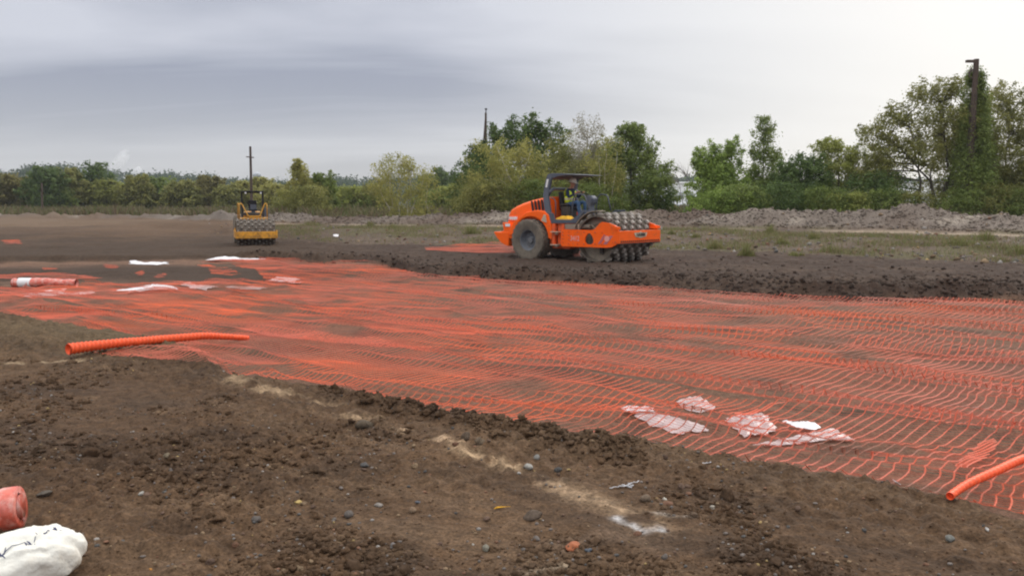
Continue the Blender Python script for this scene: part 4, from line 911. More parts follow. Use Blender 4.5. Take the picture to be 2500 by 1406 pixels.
# step post, steps, frame
b = MB(); b.box((1.02, -0.86, 0.90), (0.13, 0.12, 0.74)); b.box((1.30, -0.80, 0.92), (0.34, 0.05, 0.72)); b.box((1.45, -0.5, 0.95), (0.12, 0.9, 0.62)); b.box((1.45, 0.5, 0.95), (0.12, 0.9, 0.62)); b.box((1.2, 0, 0.46), (0.8, 1.4, 0.10)); b.build('rear_frame', 'orange_dusty', rol, bevel=0.01)
for z in (0.99, 0.55): b = MB(); b.box((1.16, -0.96, z), (0.34, 0.20, 0.025)); b.box((1.16, -0.90, z - 0.05), (0.10, 0.10, 0.08)); b.build('step', 'tan_metal', rol, bevel=0.005)
b = MB(); b.box((1.45, 0, 0.80), (0.7, 0.5, 0.5)); b.tube([(1.1, 0.3, 0.7), (1.9, 0.3, 0.75)], 0.06, 10); b.tube([(1.1, -0.3, 0.7), (1.9, -0.3, 0.75)], 0.06, 10); b.build('articulation_joint', 'dark_steel', rol)
# drum frame
side = [(1.52, 0.52), (1.50, 0.60), (1.50, 1.04), (1.54, 1.09), (2.78, 1.09), (2.90, 1.14), (3.08, 1.32), (3.16, 1.36), (3.42, 1.33), (3.66, 1.26), (3.78, 1.16), (3.80, 0.74), (3.72, 0.64), (3.55, 0.56), (3.35, 0.53)]
hole = []
for k in range(24): a = 2 * math.pi * k / 24; rx = 0.165 * (1 - 0.38 * math.sin(a)); hole.append((2.66 + rx * math.cos(a), 0.80 + 0.19 * math.sin(a)))
for s in (-1, 1):
    me = plate(side, [hole], s * 1.07 - 0.025, s * 1.07 + 0.025); me.name = 'side_plate'; link('side_plate', me, 'orange_paint', rol)
    b = MB()
    for x, z in [(1.58, 0.66), (1.58, .78), (1.58, .90), (1.58, 1.0), (1.83, .62), (1.83, .76), (1.83, .9), (1.83, 1.02), (2.2, .62), (2.2, 1.02), (2.46, .62), (2.46, 1.02), (2.9, .64), (2.9, 1.02), (3.18, .64), (3.18, 1.02), (3.56, 1.19), (3.66, 1.19), (3.6, .70), (3.7, .72)]:
        y = s * 1.095; b.lathe([(0.026, y), (0.026, y + s * 0.018), (0.0, y + s * 0.018)], (x, 0, z), 8)
    b.build('bolts', 'orange_dusty', rol)
b = MB(); b.box((1.57, 0, 0.80), (0.10, 2.08, 0.5)); b.box((3.83, 0, 0.875), (0.06, 2.26, 0.41)); b.build('cross_beam', 'orange_paint', rol, bevel=0.012)
b = MB()
for s in (-1, 1): b.prism([(3.62, 1.12), (3.86, 1.12), (3.86, 1.20), (3.62, 1.25)], s * 1.09 - 0.03, s * 1.09 + 0.03)
b.box((3.66, 0.98, 1.13), (0.40, 0.12, 0.03)); b.build('beam_corners', 'orange_paint', rol)
b = MB()
for k in range(20): y = -1.02 + k * 2.04 / 19; b.box((3.868, y, 0.735), (0.016, 0.052, 0.05))  # raised black blocks put in for the shade inside open notches
b.build('slot_shade', 'black_plastic', rol)
b = MB()
for k in range(21): y = -1.075 + k * 2.15 / 20; b.box((3.845, y, 0.665), (0.05, 0.055, 0.05))
b.build('scraper_teeth', 'dark_steel', rol)
# badge on the front beam, facing forward
bx = 3.865
b = MB(); ZB = -0.03; b.add([(bx, -0.34, 1.04), (bx, -0.34, 1.00), (bx, -0.27, 0.90), (bx, -0.1, 0.885), (bx, 0, 0.86), (bx, 0.1, 0.885), (bx, 0.27, 0.90), (bx, 0.34, 1.0), (bx, 0.34, 1.04), (bx, 0.08, 1.045), (bx, 0.0, 1.075), (bx, -0.08, 1.045)], [tuple(range(12))])
vs = b.v[:]; n = 12; b.v += [(x + 0.014, y, z) for x, y, z in vs]; b.v = [(x, y, z + ZB) for x, y, z in b.v]; b.f = [tuple(range(n - 1, -1, -1)), tuple(range(n, 2 * n))] + [(i, (i + 1) % n, (i + 1) % n + n, i + n) for i in range(n)]; b.mi = [0] * len(b.f)
b.build('badge', 'badge_tan', rol)
text_mesh('HAMM', 0.17, 'dark_steel', rol, (bx + 0.018, 0, 0.935), (R(90), 0, R(90)), 'lettering', 0, 0.004, 0.95, 0.005)
text_mesh('3412', 0.235, 'decal_pink', rol, (2.08, -1.10, 0.79), (R(90), 0, 0), 'lettering', 0.0, 0.004, 0.80, 0.004)
# stripes and disc decal
b = MB(); b.prism([(3.02, 0.64), (3.07, 0.64), (3.30, 0.95), (3.25, 0.95)], -1.103, -1.094); b.prism([(3.22, 0.64), (3.36, 0.64), (3.60, 0.92), (3.46, 0.92)], -1.103, -1.094); b.prism([(3.10, 0.66), (3.13, 0.66), (3.34, 0.92), (3.31, 0.92)], -1.103, -1.094); b.build('stripe_decal', 'decal_violet', rol)
b = MB(); b.lathe([(0.0, -1.108), (0.095, -1.108), (0.095, -1.10)], (3.37, 0, 0.82), 20); b.build('disc_decal', 'decal_pink', rol)
# drum and hydraulics
drum(rol, 2.86, 0.80, 0.755, 1.0, 10, 13, 0.11, (0.082, 0.070), 0.24)
b = MB()
for s in (-1, 1): b.box((2.86, s * 0.90, 0.80), (0.5, 0.14, 0.36)); b.tube([(2.86, s * 0.76, 0.8), (2.86, s * 1.06, 0.8)], 0.17, 16)
b.box((2.98, -0.84, 0.55), (0.12, 0.1, 0.5)); b.build('drum_mount', 'dark_steel', rol, bevel=0.02)
b = MB(); b.tube([(1.60, -0.86, 1.18), (2.55, -0.86, 1.20)], 0.08, 12); b.box((1.78, -0.86, 1.18), (0.45, 0.2, 0.17)); b.tube([(2.3, -0.86, 1.26), (2.6, -0.9, 1.25), (2.82, -0.92, 1.10)], 0.02, 8); b.build('cylinder', 'dusty_steel', rol, bevel=0.01)
b = MB(); b.box((2.13, -0.96, 1.19), (0.025, 0.05, 0.2)); b.build('white_bracket', 'tan_metal', rol)
# dusty mudguard over the back of the drum: a curved sheet with thickness
b = MB(); vo = []; K = 20
for k in range(K + 1):
    a = R(158 - k * 78 / K); vo.append((math.cos(a), math.sin(a)))
pr = [(2.86 + c * 0.965, 0.80 + s * 0.93) for c, s in vo] + [(2.86 + c * 0.935, 0.80 + s * 0.90) for c, s in vo[::-1]]
b.prism(pr, -1.0, -0.72); b.build('mudguard', 'dusty_steel', rol)
# yellow jacket on the platform: an object of its own
gr = np.linspace(0, 1, 26); A, B = np.meshgrid(gr, gr, indexing='ij')
x = 1.06 + 0.66 * A + 0.03 * fbm(A * 3, B * 3, 2, 5); y = -0.88 + 0.34 * B; z = 1.425 + 0.12 * np.clip(np.sin(A * 3.14) ** 0.5, 0, 1) * np.sin(np.clip(B, 0.05, 0.95) * 3.14) ** 0.5 + 0.05 * fbm(A * 5, B * 4, 3, 9) * (np.sin(A * 3.14))
z = np.where(B < 0.12, z - (0.12 - B) * 0.9, z); Vj = np.stack([x, y, z], -1).reshape(-1, 3)
ids = np.arange(26 * 26).reshape(26, 26); Fj = np.stack([ids[:-1, :-1], ids[1:, :-1], ids[1:, 1:], ids[:-1, 1:]], -1).reshape(-1, 4)
jk = link('rain_jacket', npmesh('rain_jacket', Vj, Fj, smooth=True), 'yellow_cloth'); jk.location = rol.location; jk.rotation_euler = rol.rotation_euler
jk.modifiers.new('solid', 'SOLIDIFY').thickness = 0.02
tag(jk, 'crumpled yellow rain jacket lying on the orange roller\'s platform', 'jacket')

# ------------------------------------------------------------------ the driver
def skin_body(parent, joints, bones, mats, paint, name='body', sub=2):
    names = list(joints); me = bpy.data.meshes.new(name)
    me.from_pydata([joints[n][0] for n in names], [(names.index(a), names.index(c)) for a, c in bones], [])
    o = bpy.data.objects.new(name, me); COL.objects.link(o)
    sk = o.modifiers.new('skin', 'SKIN'); sk.use_smooth_shade = True
    for i, n in enumerate(names):
        v = me.skin_vertices[0].data[i]; r = joints[n][1]; v.radius = (r, r) if isinstance(r, float) else r
        v.use_root = (n == 'hips')
    o.modifiers.new('sub', 'SUBSURF').levels = sub; o.modifiers['sub'].render_levels = sub
    dg = bpy.context.evaluated_depsgraph_get(); nm = bpy.data.meshes.new_from_object(o.evaluated_get(dg)); bpy.data.objects.remove(o)
    nm.materials.clear(); ob = link(name, nm, mats, parent, smooth=True)
    for p in nm.polygons: p.material_index = paint(p.center)
    return ob
per = empty('person', (rol.location.x, rol.location.y, rol.location.z), MR, 'driver in white hard hat, yellow-green vest and jeans sitting on the orange roller', 'person')
J = {'hips': ((0.93, 0, 1.95), (0.155, 0.125)), 'waist': ((0.93, 0, 2.08), (0.15, 0.115)), 'chest': ((0.965, 0, 2.30), (0.165, 0.12)), 'collar': ((1.01, 0, 2.44), (0.12, 0.09)), 'neck': ((1.04, 0, 2.52), 0.055), 'jaw': ((1.075, 0, 2.58), (0.062, 0.07)), 'head': ((1.085, 0, 2.67), (0.078, 0.095)), 'crown': ((1.08, 0, 2.745), (0.065, 0.08))}
B = [('hips', 'waist'), ('waist', 'chest'), ('chest', 'collar'), ('collar', 'neck'), ('neck', 'jaw'), ('jaw', 'head'), ('head', 'crown')]
for s, t in ((-1, 'r'), (1, 'l')):
    hy = -0.12 if s < 0 else 0.12
    J.update({'sh' + t: ((1.0, s * 0.19, 2.42), 0.068), 'el' + t: ((1.12, s * 0.27, 2.17), 0.050), 'wr' + t: ((1.37, hy * 1.3, 2.335), 0.031), 'pm' + t: ((1.43, hy, 2.36), (0.028, 0.04)),
              'hp' + t: ((0.99, s * 0.10, 1.93), 0.095), 'kn' + t: ((1.46, s * 0.17, 2.02), 0.070), 'an' + t: ((1.50, s * 0.16, 1.58), 0.045), 'ft' + t: ((1.53, s * 0.16, 1.47), 0.045), 'to' + t: ((1.68, s * 0.17, 1.45), 0.035)})
    B += [('collar', 'sh' + t), ('sh' + t, 'el' + t), ('el' + t, 'wr' + t), ('wr' + t, 'pm' + t), ('hips', 'hp' + t), ('hp' + t, 'kn' + t), ('kn' + t, 'an' + t), ('an' + t, 'ft' + t), ('ft' + t, 'to' + t)]
    for f_, (dy, ln) in enumerate(((-0.030, 0.045), (-0.010, 0.052), (0.010, 0.049), (0.028, 0.040))):
        J['f%d%s' % (f_, t)] = ((1.43 + ln * 0.7, hy + dy, 2.362 + 0.012), 0.011); J['g%d%s' % (f_, t)] = ((1.43 + ln * 1.2, hy + dy, 2.335), 0.010)
        B += [('pm' + t, 'f%d%s' % (f_, t)), ('f%d%s' % (f_, t), 'g%d%s' % (f_, t))]
    J['th' + t] = ((1.425, hy * 0.7, 2.33), 0.012); B.append(('pm' + t, 'th' + t))
def paint(c):
    if c.z > 2.49: return 0
    if c.x > 1.335 and c.z > 2.25: return 0
    if c.z < 1.56: return 3
    if c.z < 2.0 or (c.x > 1.15 and c.z < 2.13 and abs(c.y) < 0.26 and not (c.x < 1.2 and c.z > 2.11)): return 2
    return 1
body = skin_body(per, J, B, ['skin', 'navy', 'denim', 'boot'], paint)
b = MB(); b.sphere((1.165, 0, 2.655), 0.02, 10, 6, (1.1, 0.8, 1.2)); b.sphere((1.155, 0, 2.60), 0.024, 10, 6, (0.7, 1.2, 0.5)); b.sphere((1.08, -0.085, 2.66), 0.024, 8, 6, (0.7, .4, 1.2)); b.sphere((1.08, 0.085, 2.66), 0.024, 8, 6, (0.7, .4, 1.2)); b.build('face_features', 'skin', per, smooth=True)
b = MB(); b.sphere((1.152, -0.034, 2.685), 0.012, 8, 6); b.sphere((1.152, 0.034, 2.685), 0.012, 8, 6); b.build('eyes', 'black_plastic', per, smooth=True)
b = MB(); prof = [(0.0, 0.125), (0.05, 0.12), (0.09, 0.10), (0.12, 0.055), (0.132, 0.0), (0.150, -0.012), (0.152, -0.02), (0.128, -0.012), (0.118, 0.0), (0.1, 0.06), (0, 0.11)]
b.lathe(prof, (0, 0, 0), 28, 'Z'); b.prism([(0.10, -0.015), (0.20, -0.035), (0.20, -0.028), (0.10, 0.0)], -0.075, 0.075); b.box((0, 0, 0.122), (0.2, 0.03, 0.02))
hh = b.build('hard_hat', 'hat', per, smooth='auto'); hh.location = (1.085, 0, 2.725); hh.rotation_euler = (0, R(12), 0)
# vest: shell of the torso
def ringshell(secs, n=28):
    vs = []; fs = []
    for x, z, rx, ry in secs:
        for k in range(n): w = 2 * math.pi * k / n; vs.append((x + rx * math.cos(w), ry * math.sin(w), z))
    for i in range(len(secs) - 1):
        for k in range(n): fs.append((i * n + k, i * n + (k + 1) % n, (i + 1) * n + (k + 1) % n, (i + 1) * n + k))
    return vs, fs
b = MB(); b.add(*ringshell([(0.94, 1.98, 0.155, 0.185), (0.945, 2.10, 0.15, 0.18), (0.96, 2.22, 0.158, 0.19)]))
for s in (-1, 1):
    b.add(*ringshell([(0, 0, 0, 0)] * 0 or [(0.94, 1.98, 0.001, 0.001)] * 2)) if False else None
    q = [(0.87, s * 0.13, 2.22), (0.86, s * 0.13, 2.36), (0.93, s * 0.12, 2.475), (1.03, s * 0.12, 2.475), (1.10, s * 0.12, 2.36), (1.10, s * 0.12, 2.2)]
    for (a0, a1) in zip(q[:-1], q[1:]):
        vs = [(a0[0], a0[1] - 0.055, a0[2]), (a0[0], a0[1] + 0.055, a0[2]), (a1[0], a1[1] + 0.055, a1[2]), (a1[0], a1[1] - 0.055, a1[2])]; b.add(vs, [(0, 1, 2, 3)])
vst = b.build('vest', 'vest', per, smooth=True); vst.modifiers.new('s', 'SOLIDIFY').thickness = 0.015
b = MB(); b.add(*ringshell([(0.947, 2.09, 0.163, 0.193), (0.950, 2.15, 0.164, 0.193)])); vb = b.build('vest_band', 'vest_band', vst)
vb.modifiers.new('s', 'SOLIDIFY').thickness = 0.006

# ------------------------------------------------------------------ yellow compactor, seen from its drum end
yc = onz(613, 600, 0.0)
yel = empty('yellow_roller', (yc.x, yc.y + 0.75, -0.0), R(-70), 'yellow soil compactor with black roll frame facing the camera, drum first', 'road roller')
yel.scale = (0.95, 0.885, 0.955)
# local x forward (towards the camera), drum centre at x=0
drum(yel, 0.0, 0.66, 0.58, 0.99, 11, 13, 0.085, (0.045, 0.045), 0.2, 0.1)
b = MB(); b.box((0.83, 0, 0.52), (0.10, 2.14, 0.33)); b.build('front_beam', 'yellow_paint', yel, bevel=0.015)
for s in (-1, 1): b = MB(); b.box((-0.12, s * 1.05, 0.55), (1.86, 0.05, 0.36)); b.build('side_plate', 'yellow_paint', yel, bevel=0.012)
b = MB(); b.box((-1.05, 0, 0.62), (0.12, 2.1, 0.42)); b.build('rear_beam', 'yellow_paint', yel, bevel=0.012)
b = MB(); b.prism([(-0.9, 1.2), (-0.85, 1.30), (-1.0, 1.34), (-2.2, 1.34), (-2.2, 1.1), (-0.95, 1.1)], -0.72, 0.72); b.build('platform', 'yellow_paint', yel, bevel=0.02)
b = MB(); b.box((-1.2, 0.0, 1.52), (0.30, 1.1, 0.16)); b.build('lower_console', 'dark_steel', yel, bevel=0.03)
b = MB(); b.add(*loft([(-2.0, 0.48, 0.9, 1.60, 0.1, 0.45), (-2.4, 0.5, 0.9, 1.66, 0.12, 0.47), (-3.4, 0.5, 0.9, 1.6, 0.14, 0.46), (-3.6, 0.5, 0.9, 1.6, 0.1, 0.46)])); b.build('hood', 'yellow_paint', yel, smooth='auto')
for s in (-1, 1): tyre(yel, -2.7, s * 0.78, 0.70, 0.72, 0.46, s)
b = MB()
for s in (-1, 1):
    b.box((-1.95, s * 0.56, 1.98), (0.14, 0.10, 1.30))
b.box((-1.9, 0, 2.62), (0.16, 1.2, 0.07)); b.build('roll_frame', 'black_plastic', yel, bevel=0.012)
b = MB(); b.box((-1.5, 0, 2.66), (0.95, 1.16, 0.05)); b.build('canopy', 'black_plastic', yel, bevel=0.015)
for s in (-1, 1): b = MB(); b.lathe([(0, 0.0), (0.045, 0.01), (0.05, -0.05), (0, -0.06)], (-1.0, s * 0.40, 2.585), 12, 'X'); b.build('work_lamp', 'white_paint', yel)
b = MB(); b.box((-1.75, 0.0, 1.72), (0.45, 0.46, 0.12)); b.box((-1.95, 0.0, 1.98), (0.11, 0.44, 0.46)); b.build('seat', 'black_plastic', yel, bevel=0.04)
b = MB(); b.prism([(-1.35, 1.45), (-1.30, 1.75), (-1.22, 1.86), (-1.30, 1.99), (-1.45, 1.98), (-1.50, 1.45)], -0.10, 0.10); b.box((-1.24, 0, 1.86), (0.12, 0.32, 0.26)); b.build('console', 'grey_paint', yel, bevel=0.025)
b = MB(); q = [(-1.42 + 0.1 * math.sin(2 * math.pi * k / 20), 0.2 * math.cos(2 * math.pi * k / 20), 2.04 + 0.05 * math.sin(2 * math.pi * k / 20)) for k in range(21)]; b.tube(q, 0.015, 8); b.tube([(-1.42, -0.2, 2.04), (-1.42, 0.2, 2.04)], 0.012, 6); b.build('steering_wheel', 'black_plastic', yel)
q = [(-0.95, -0.76, 1.30), (-0.95, -0.76, 1.95), (-0.95, -0.72, 2.04), (-0.95, -0.66, 2.06), (-0.95, -0.60, 2.0), (-0.95, -0.32, 1.46), (-0.95, -0.26, 1.40), (-0.95, 0.26, 1.40), (-0.95, 0.34, 1.46), (-0.95, 0.56, 2.0), (-0.95, 0.62, 2.06), (-0.95, 0.68, 2.02), (-0.95, 0.70, 1.9), (-0.95, 0.70, 1.35)]
b = MB(); b.tube(q, 0.030, 8); b.build('handrail', 'yellow_rail', yel, smooth=True)
b = MB(); b.tube([(-1.7, -0.80, 1.30), (-1.7, -0.80, 2.0), (-1.4, -0.8, 2.06), (-0.97, -0.76, 2.0)], 0.025, 8); b.build('handrail', 'yellow_rail', yel, smooth=True)
b = MB(); b.box((-1.0, 0.66, 1.62), (0.1, 0.22, 0.42)); b.build('tank', 'grey_paint', yel, bevel=0.02)

# ------------------------------------------------------------------ trees
TR_ = np.random.default_rng(21)
PALS = {
 'dark': ((0.062, 0.094, 0.036), (0.116, 0.154, 0.054)), 'mid': ((0.104, 0.136, 0.044), (0.200, 0.226, 0.073)),
 'light': ((0.178, 0.190, 0.057), (0.304, 0.299, 0.100)), 'birch': ((0.220, 0.209, 0.073), (0.347, 0.299, 0.117)),
 'yellow': ((0.17, 0.175, 0.055), (0.26, 0.25, 0.085)), 'rustx': ((0.190, 0.136, 0.057), (0.274, 0.181, 0.081)),
 'grey': ((0.420, 0.326, 0.290), (0.589, 0.453, 0.399)), 'olive': ((0.136, 0.136, 0.051), (0.242, 0.217, 0.081)), 'fresh': ((0.148, 0.200, 0.054), (0.252, 0.307, 0.090)),
 'rust': ((0.13, 0.115, 0.05), (0.20, 0.165, 0.07)),
}
for _k in list(PALS):
    if _k != 'grey': PALS[_k] = tuple(tuple(c * f for c, f in zip(t, (1.20, 1.28, 1.0))) for t in PALS[_k])
PALS['grey'] = ((0.27, 0.25, 0.19), (0.36, 0.34, 0.27))
def leaves(centres, spread, per, size, pal, seed, droop=0.0, aspect=0.6):
    r = np.random.default_rng(seed); n = len(centres)
    K = int(n * per); ci = r.integers(0, n, K); s = np.asarray(spread)
    if s.ndim == 1: s = np.tile(s, (n, 1))
    off = r.normal(size=(K, 3)) * s[ci] * 0.62
    if droop: off[:, 2] -= np.abs(r.normal(size=K)) * droop
    P = np.asarray(centres)[ci] + off
    nrm = r.normal(size=(K, 3)) * 0.55 + off / (np.linalg.norm(off, axis=1, keepdims=True) + 1e-6) * 0.7 + (P - np.asarray(centres).mean(0)) / (np.abs(np.asarray(centres)).max() + 1e-6) * 0.6 + np.array([0, 0, 0.45])
    nrm /= np.linalg.norm(nrm, axis=1, keepdims=True)
    d = r.normal(size=(K, 3)); d[:, 2] -= droop * 2.5; d -= nrm * (nrm * d).sum(1, keepdims=True); d /= np.linalg.norm(d, axis=1, keepdims=True)
    e = np.cross(nrm, d)
    L_ = size * (0.6 + 0.8 * r.random((K, 1))); Wd = L_ * aspect * (0.6 + 0.6 * r.random((K, 1)))
    V = np.stack([P - d * L_ / 2, P + e * Wd / 2 + d * L_ * 0.05, P + d * L_ / 2, P - e * Wd / 2 + d * L_ * 0.05], 1).reshape(-1, 3)
    Fq = np.arange(K * 4).reshape(K, 4)
    a, b = np.array(PALS[pal][0]), np.array(PALS[pal][1])
    tone = np.clip(np.repeat(r.random(n // 4 + 1), 4)[:n] * 0.75 + 0.1, 0, 1); t = np.clip(tone[ci] + 0.35 * (r.random(K) - 0.5), 0, 1)[:, None]
    C = a * (1 - t) + b * t; C = C * (0.85 + 0.3 * r.random((K, 1)))
    return V, Fq, np.repeat(C, 4, 0)
def limb(b, p0, p1, r0, r1, rnd, n=6, wob=0.08, sag=0.0):
    p0 = Vector(p0); p1 = Vector(p1); Ln = (p1 - p0).length; pts = []; rs = []
    for i in range(n + 1):
        t = i / n; w = math.sin(t * math.pi) * wob * Ln
        pts.append(p0.lerp(p1, t) + Vector((rnd.uniform(-w, w), rnd.uniform(-w, w), sag * math.sin(t * math.pi) * Ln))); rs.append(r0 * (1 - t) + r1 * t)
    b.tube(pts, rs, 6, cap=False); return pts
def tree(label, px, base, top, half, dist, pal, name='tree', blobs_=None, n_clump=60, per=70, size=0.16, trunk=0.16, bark='bark', trunks=None, low=0.15, clump=0.75, droop=0.0, seed=0, group=None, cat='tree', branches=26, depth=1.0, shape='round', crown=True):
    rnd = random.Random(seed + 50); r = np.random.default_rng(seed + 900)
    B0 = atd(px, base, dist); z0 = min(gz(B0.x, B0.y), B0.z + 1.0) if dist < 90 else float(ground(np.array([B0.x]), np.array([B0.y]), False)[0])
    T0 = atd(px, top, dist); H = (T0.z - z0) * 1.03; w = half / F * dist * 1.30
    root = empty(name, (B0.x, B0.y, z0 - 0.05), 0, label, cat, group)
    # clump centres in crown volume (units: x,y in +-1, z in 0..1)
    if blobs_ is None:
        if shape == 'round': blobs_ = [(0, 0.42, 0.95, 0.42), (-0.35, 0.35, 0.6, 0.3), (0.4, 0.4, 0.55, 0.34), (0.05, 0.74, 0.6, 0.26), (-0.3, 0.62, 0.5, 0.24), (0.35, 0.66, 0.42, 0.22)]
        elif shape == 'cone': blobs_ = [(0, 0.25, 1.0, 0.25), (0, 0.5, 0.72, 0.22), (0, 0.72, 0.45, 0.18), (0.03, 0.9, 0.2, 0.12)]
        elif shape == 'bush': blobs_ = [(-0.4, 0.38, 0.6, 0.36), (0.35, 0.45, 0.62, 0.42), (0, 0.55, 0.5, 0.42), (0.7, 0.25, 0.3, 0.25), (-0.7, 0.25, 0.3, 0.25)]
    n_clump = int(n_clump * 1.75); size *= 0.92
    wt = np.array([q[2] * q[2] * q[3] for q in blobs_]) ** 0.6; wt /= wt.sum()
    C = []
    for k in range(n_clump):
        bx, bz, rx, rz = blobs_[r.choice(len(blobs_), p=wt)]
        d = r.normal(size=3); d /= np.linalg.norm(d); rad_ = r.random() ** 0.38
        C.append(((bx + d[0] * rx * rad_) * w * 0.93, d[1] * rx * rad_ * w * 0.8 * depth, max(low * 0.5, min(0.965, bz + d[2] * rz * rad_)) * H))
    C = np.array(C)
    b = MB()
    if trunks is None: trunks = [(0, 0, 0, 0.72, trunk)]
    tips = []
    for x0, z0_, x1, z1, tr in trunks:
        pts = limb(b, (x0 * w, 0, z0_ * H - (0.1 if z0_ == 0 else 0)), (x1 * w, rnd.uniform(-.2, .2) * w * 0.3, z1 * H), tr, tr * 0.3, rnd, 8, 0.025); tips += pts[3:]
    for c in C[rnd.sample(range(len(C)), min(branches, len(C)))]:
        q = min(tips, key=lambda t: (t - Vector(c)).length + (3 if t.z > c[2] else 0)); limb(b, q, c, trunk * 0.28, trunk * 0.06, rnd, 4, 0.08)
    b.build('trunk', bark, root, smooth=True)
    if crown:
        sc = clump * (0.55 * w ** 0.5 + 0.30) * (1.35 if dist > 100 else 1.0); sprd = []; CC2 = []
        ctr = C.mean(0)
        for c in C:
            o_ = (c - ctr) / np.array([w, w, H * 0.5]); o_ = o_ / (np.linalg.norm(o_) + 1e-6) * 0.8 + r.normal(size=3) * 0.45 + np.array([0, 0, 0.55 - droop * 1.5]); o_ /= np.linalg.norm(o_)
            for q_, k_ in ((0, 0.95), (0.55, 0.66), (1.0, 0.45), (1.35, 0.30)):
                CC2.append(c + o_ * sc * q_); sprd.append((sc * k_, sc * k_, sc * k_ * 0.8))
        CC2 = np.array(CC2); CC2[:, 2] = np.minimum(CC2[:, 2], H * 1.02)
        V, Fq, Cc = leaves(CC2, np.array(sprd), per / 3.1, size, pal, seed + 5, droop)
        V[:, 2] = np.maximum(V[:, 2], 0.02)
        link('crown', npmesh('crown', V, Fq, Cc), 'leaf', root)
    return root
T = tree
# --- middle group behind the orange roller
T('tall dark leafy tree with upright fingers of foliage, behind the forked birch', 1270, 520, 292, 100, 74, 'dark', n_clump=120, per=110, size=0.24, seed=1, clump=0.52, trunk=0.2,
  blobs_=[(0.0, 0.5, 0.8, 0.35), (-0.45, 0.72, 0.18, 0.20), (-0.15, 0.80, 0.14, 0.17), (0.12, 0.82, 0.15, 0.18), (0.42, 0.80, 0.2, 0.18), (0.68, 0.70, 0.2, 0.14), (-0.70, 0.60, 0.2, 0.14), (0.75, 0.5, 0.3, 0.2), (-0.8, 0.4, 0.3, 0.25)])
T('green tree at the left end of the middle group, in front of the split pole', 1172, 520, 385, 42, 72, 'dark', n_clump=50, per=80, size=0.20, seed=2)
T('leafy birch with a forked white trunk, left of the orange roller canopy', 1236, 523, 345, 82, 66, 'birch', name='birch_tree', bark='birch', n_clump=90, per=85, size=0.17, seed=3, droop=0.25, trunk=0.12, branches=30, clump=0.6,
  trunks=[(0.18, 0, 0.20, 0.35, 0.13), (0.20, 0.35, -0.22, 0.92, 0.09), (0.20, 0.35, 0.58, 0.88, 0.09), (0.2, 0.38, 0.75, 0.28, 0.05)], blobs_=[(-0.25, 0.72, 0.5, 0.24), (0.5, 0.72, 0.4, 0.22), (0.05, 0.42, 0.9, 0.26), (-0.5, 0.25, 0.5, 0.22), (0.6, 0.2, 0.5, 0.18)])
T('slim birch with a bare white stem at the left foot of the middle group', 1152, 524, 425, 32, 67, 'olive', name='birch_tree', bark='birch', n_clump=34, per=60, size=0.16, seed=4, trunk=0.06, droop=0.2)
T('airy light tree in the middle of the group, left of the canopy roof', 1378, 520, 338, 56, 71, 'olive', n_clump=80, per=75, size=0.17, seed=5, trunk=0.12, shape='round')
T('birch with a thin grey wispy top above the canopy roof', 1428, 520, 288, 48, 69, 'grey', name='birch_tree', bark='birch', n_clump=70, per=34, size=0.14, seed=6, droop=0.4, trunk=0.10, branches=44, clump=0.5,
  trunks=[(-0.3, 0, 0.1, 0.9, 0.09)], blobs_=[(0.05, 0.86, 0.5, 0.12), (0.4, 0.72, 0.5, 0.12), (0.0, 0.62, 0.6, 0.14)])
T('yellowish bushy tree filling the gap behind the driver', 1415, 522, 405, 62, 68, 'olive', n_clump=80, per=80, size=0.18, seed=7, trunk=0.1, shape='bush')
T('big round green tree at the right end of the middle group', 1540, 522, 312, 82, 68, 'mid', n_clump=150, per=95, size=0.19, seed=8, clump=0.5, trunk=0.16,
  blobs_=[(0, 0.35, 0.98, 0.34), (0.0, 0.72, 0.42, 0.24), (-0.4, 0.62, 0.36, 0.22), (0.45, 0.55, 0.42, 0.24), (-0.05, 0.88, 0.18, 0.09), (0.25, 0.80, 0.2, 0.10)])
T('light green birch between the wispy grey one and the big round tree', 1468, 522, 338, 40, 70, 'olive', name='birch_tree', bark='birch', n_clump=80, per=80, size=0.17, seed=19, trunk=0.08, clump=0.5)
T('green bush low at the right foot of the middle group', 1600, 522, 445, 28, 67, 'dark', name='shrub', n_clump=30, per=60, size=0.18, seed=9, shape='bush', cat='shrub')
T('slender birch pair with pale bare stems in front of the big round tree', 1474, 523, 345, 30, 65, 'birch', name='birch_tree', bark='birch', n_clump=30, per=45, size=0.15, seed=10, droop=0.25, trunk=0.05, clump=0.8,
  trunks=[(-0.2, 0, -0.35, 0.8, 0.05), (0.1, 0, 0.1, 0.9, 0.055), (0.45, 0, 0.8, 0.85, 0.055)], blobs_=[(0, 0.75, 0.8, 0.2), (0.4, 0.5, 0.5, 0.2)])
T('low green undergrowth bush left behind the orange hood', 1205, 525, 452, 60, 64.5, 'olive', name='shrub', n_clump=55, per=70, size=0.15, seed=11, shape='bush', cat='shrub', trunk=0.04)
T('low green undergrowth bush under the forked birch', 1300, 525, 448, 58, 64.5, 'mid', name='shrub', n_clump=55, per=75, size=0.15, seed=12, shape='bush', cat='shrub', trunk=0.04)
T('low undergrowth bush behind the steering console', 1450, 525, 455, 60, 64.5, 'mid', name='shrub', n_clump=55, per=75, size=0.15, seed=13, shape='bush', cat='shrub', trunk=0.04)
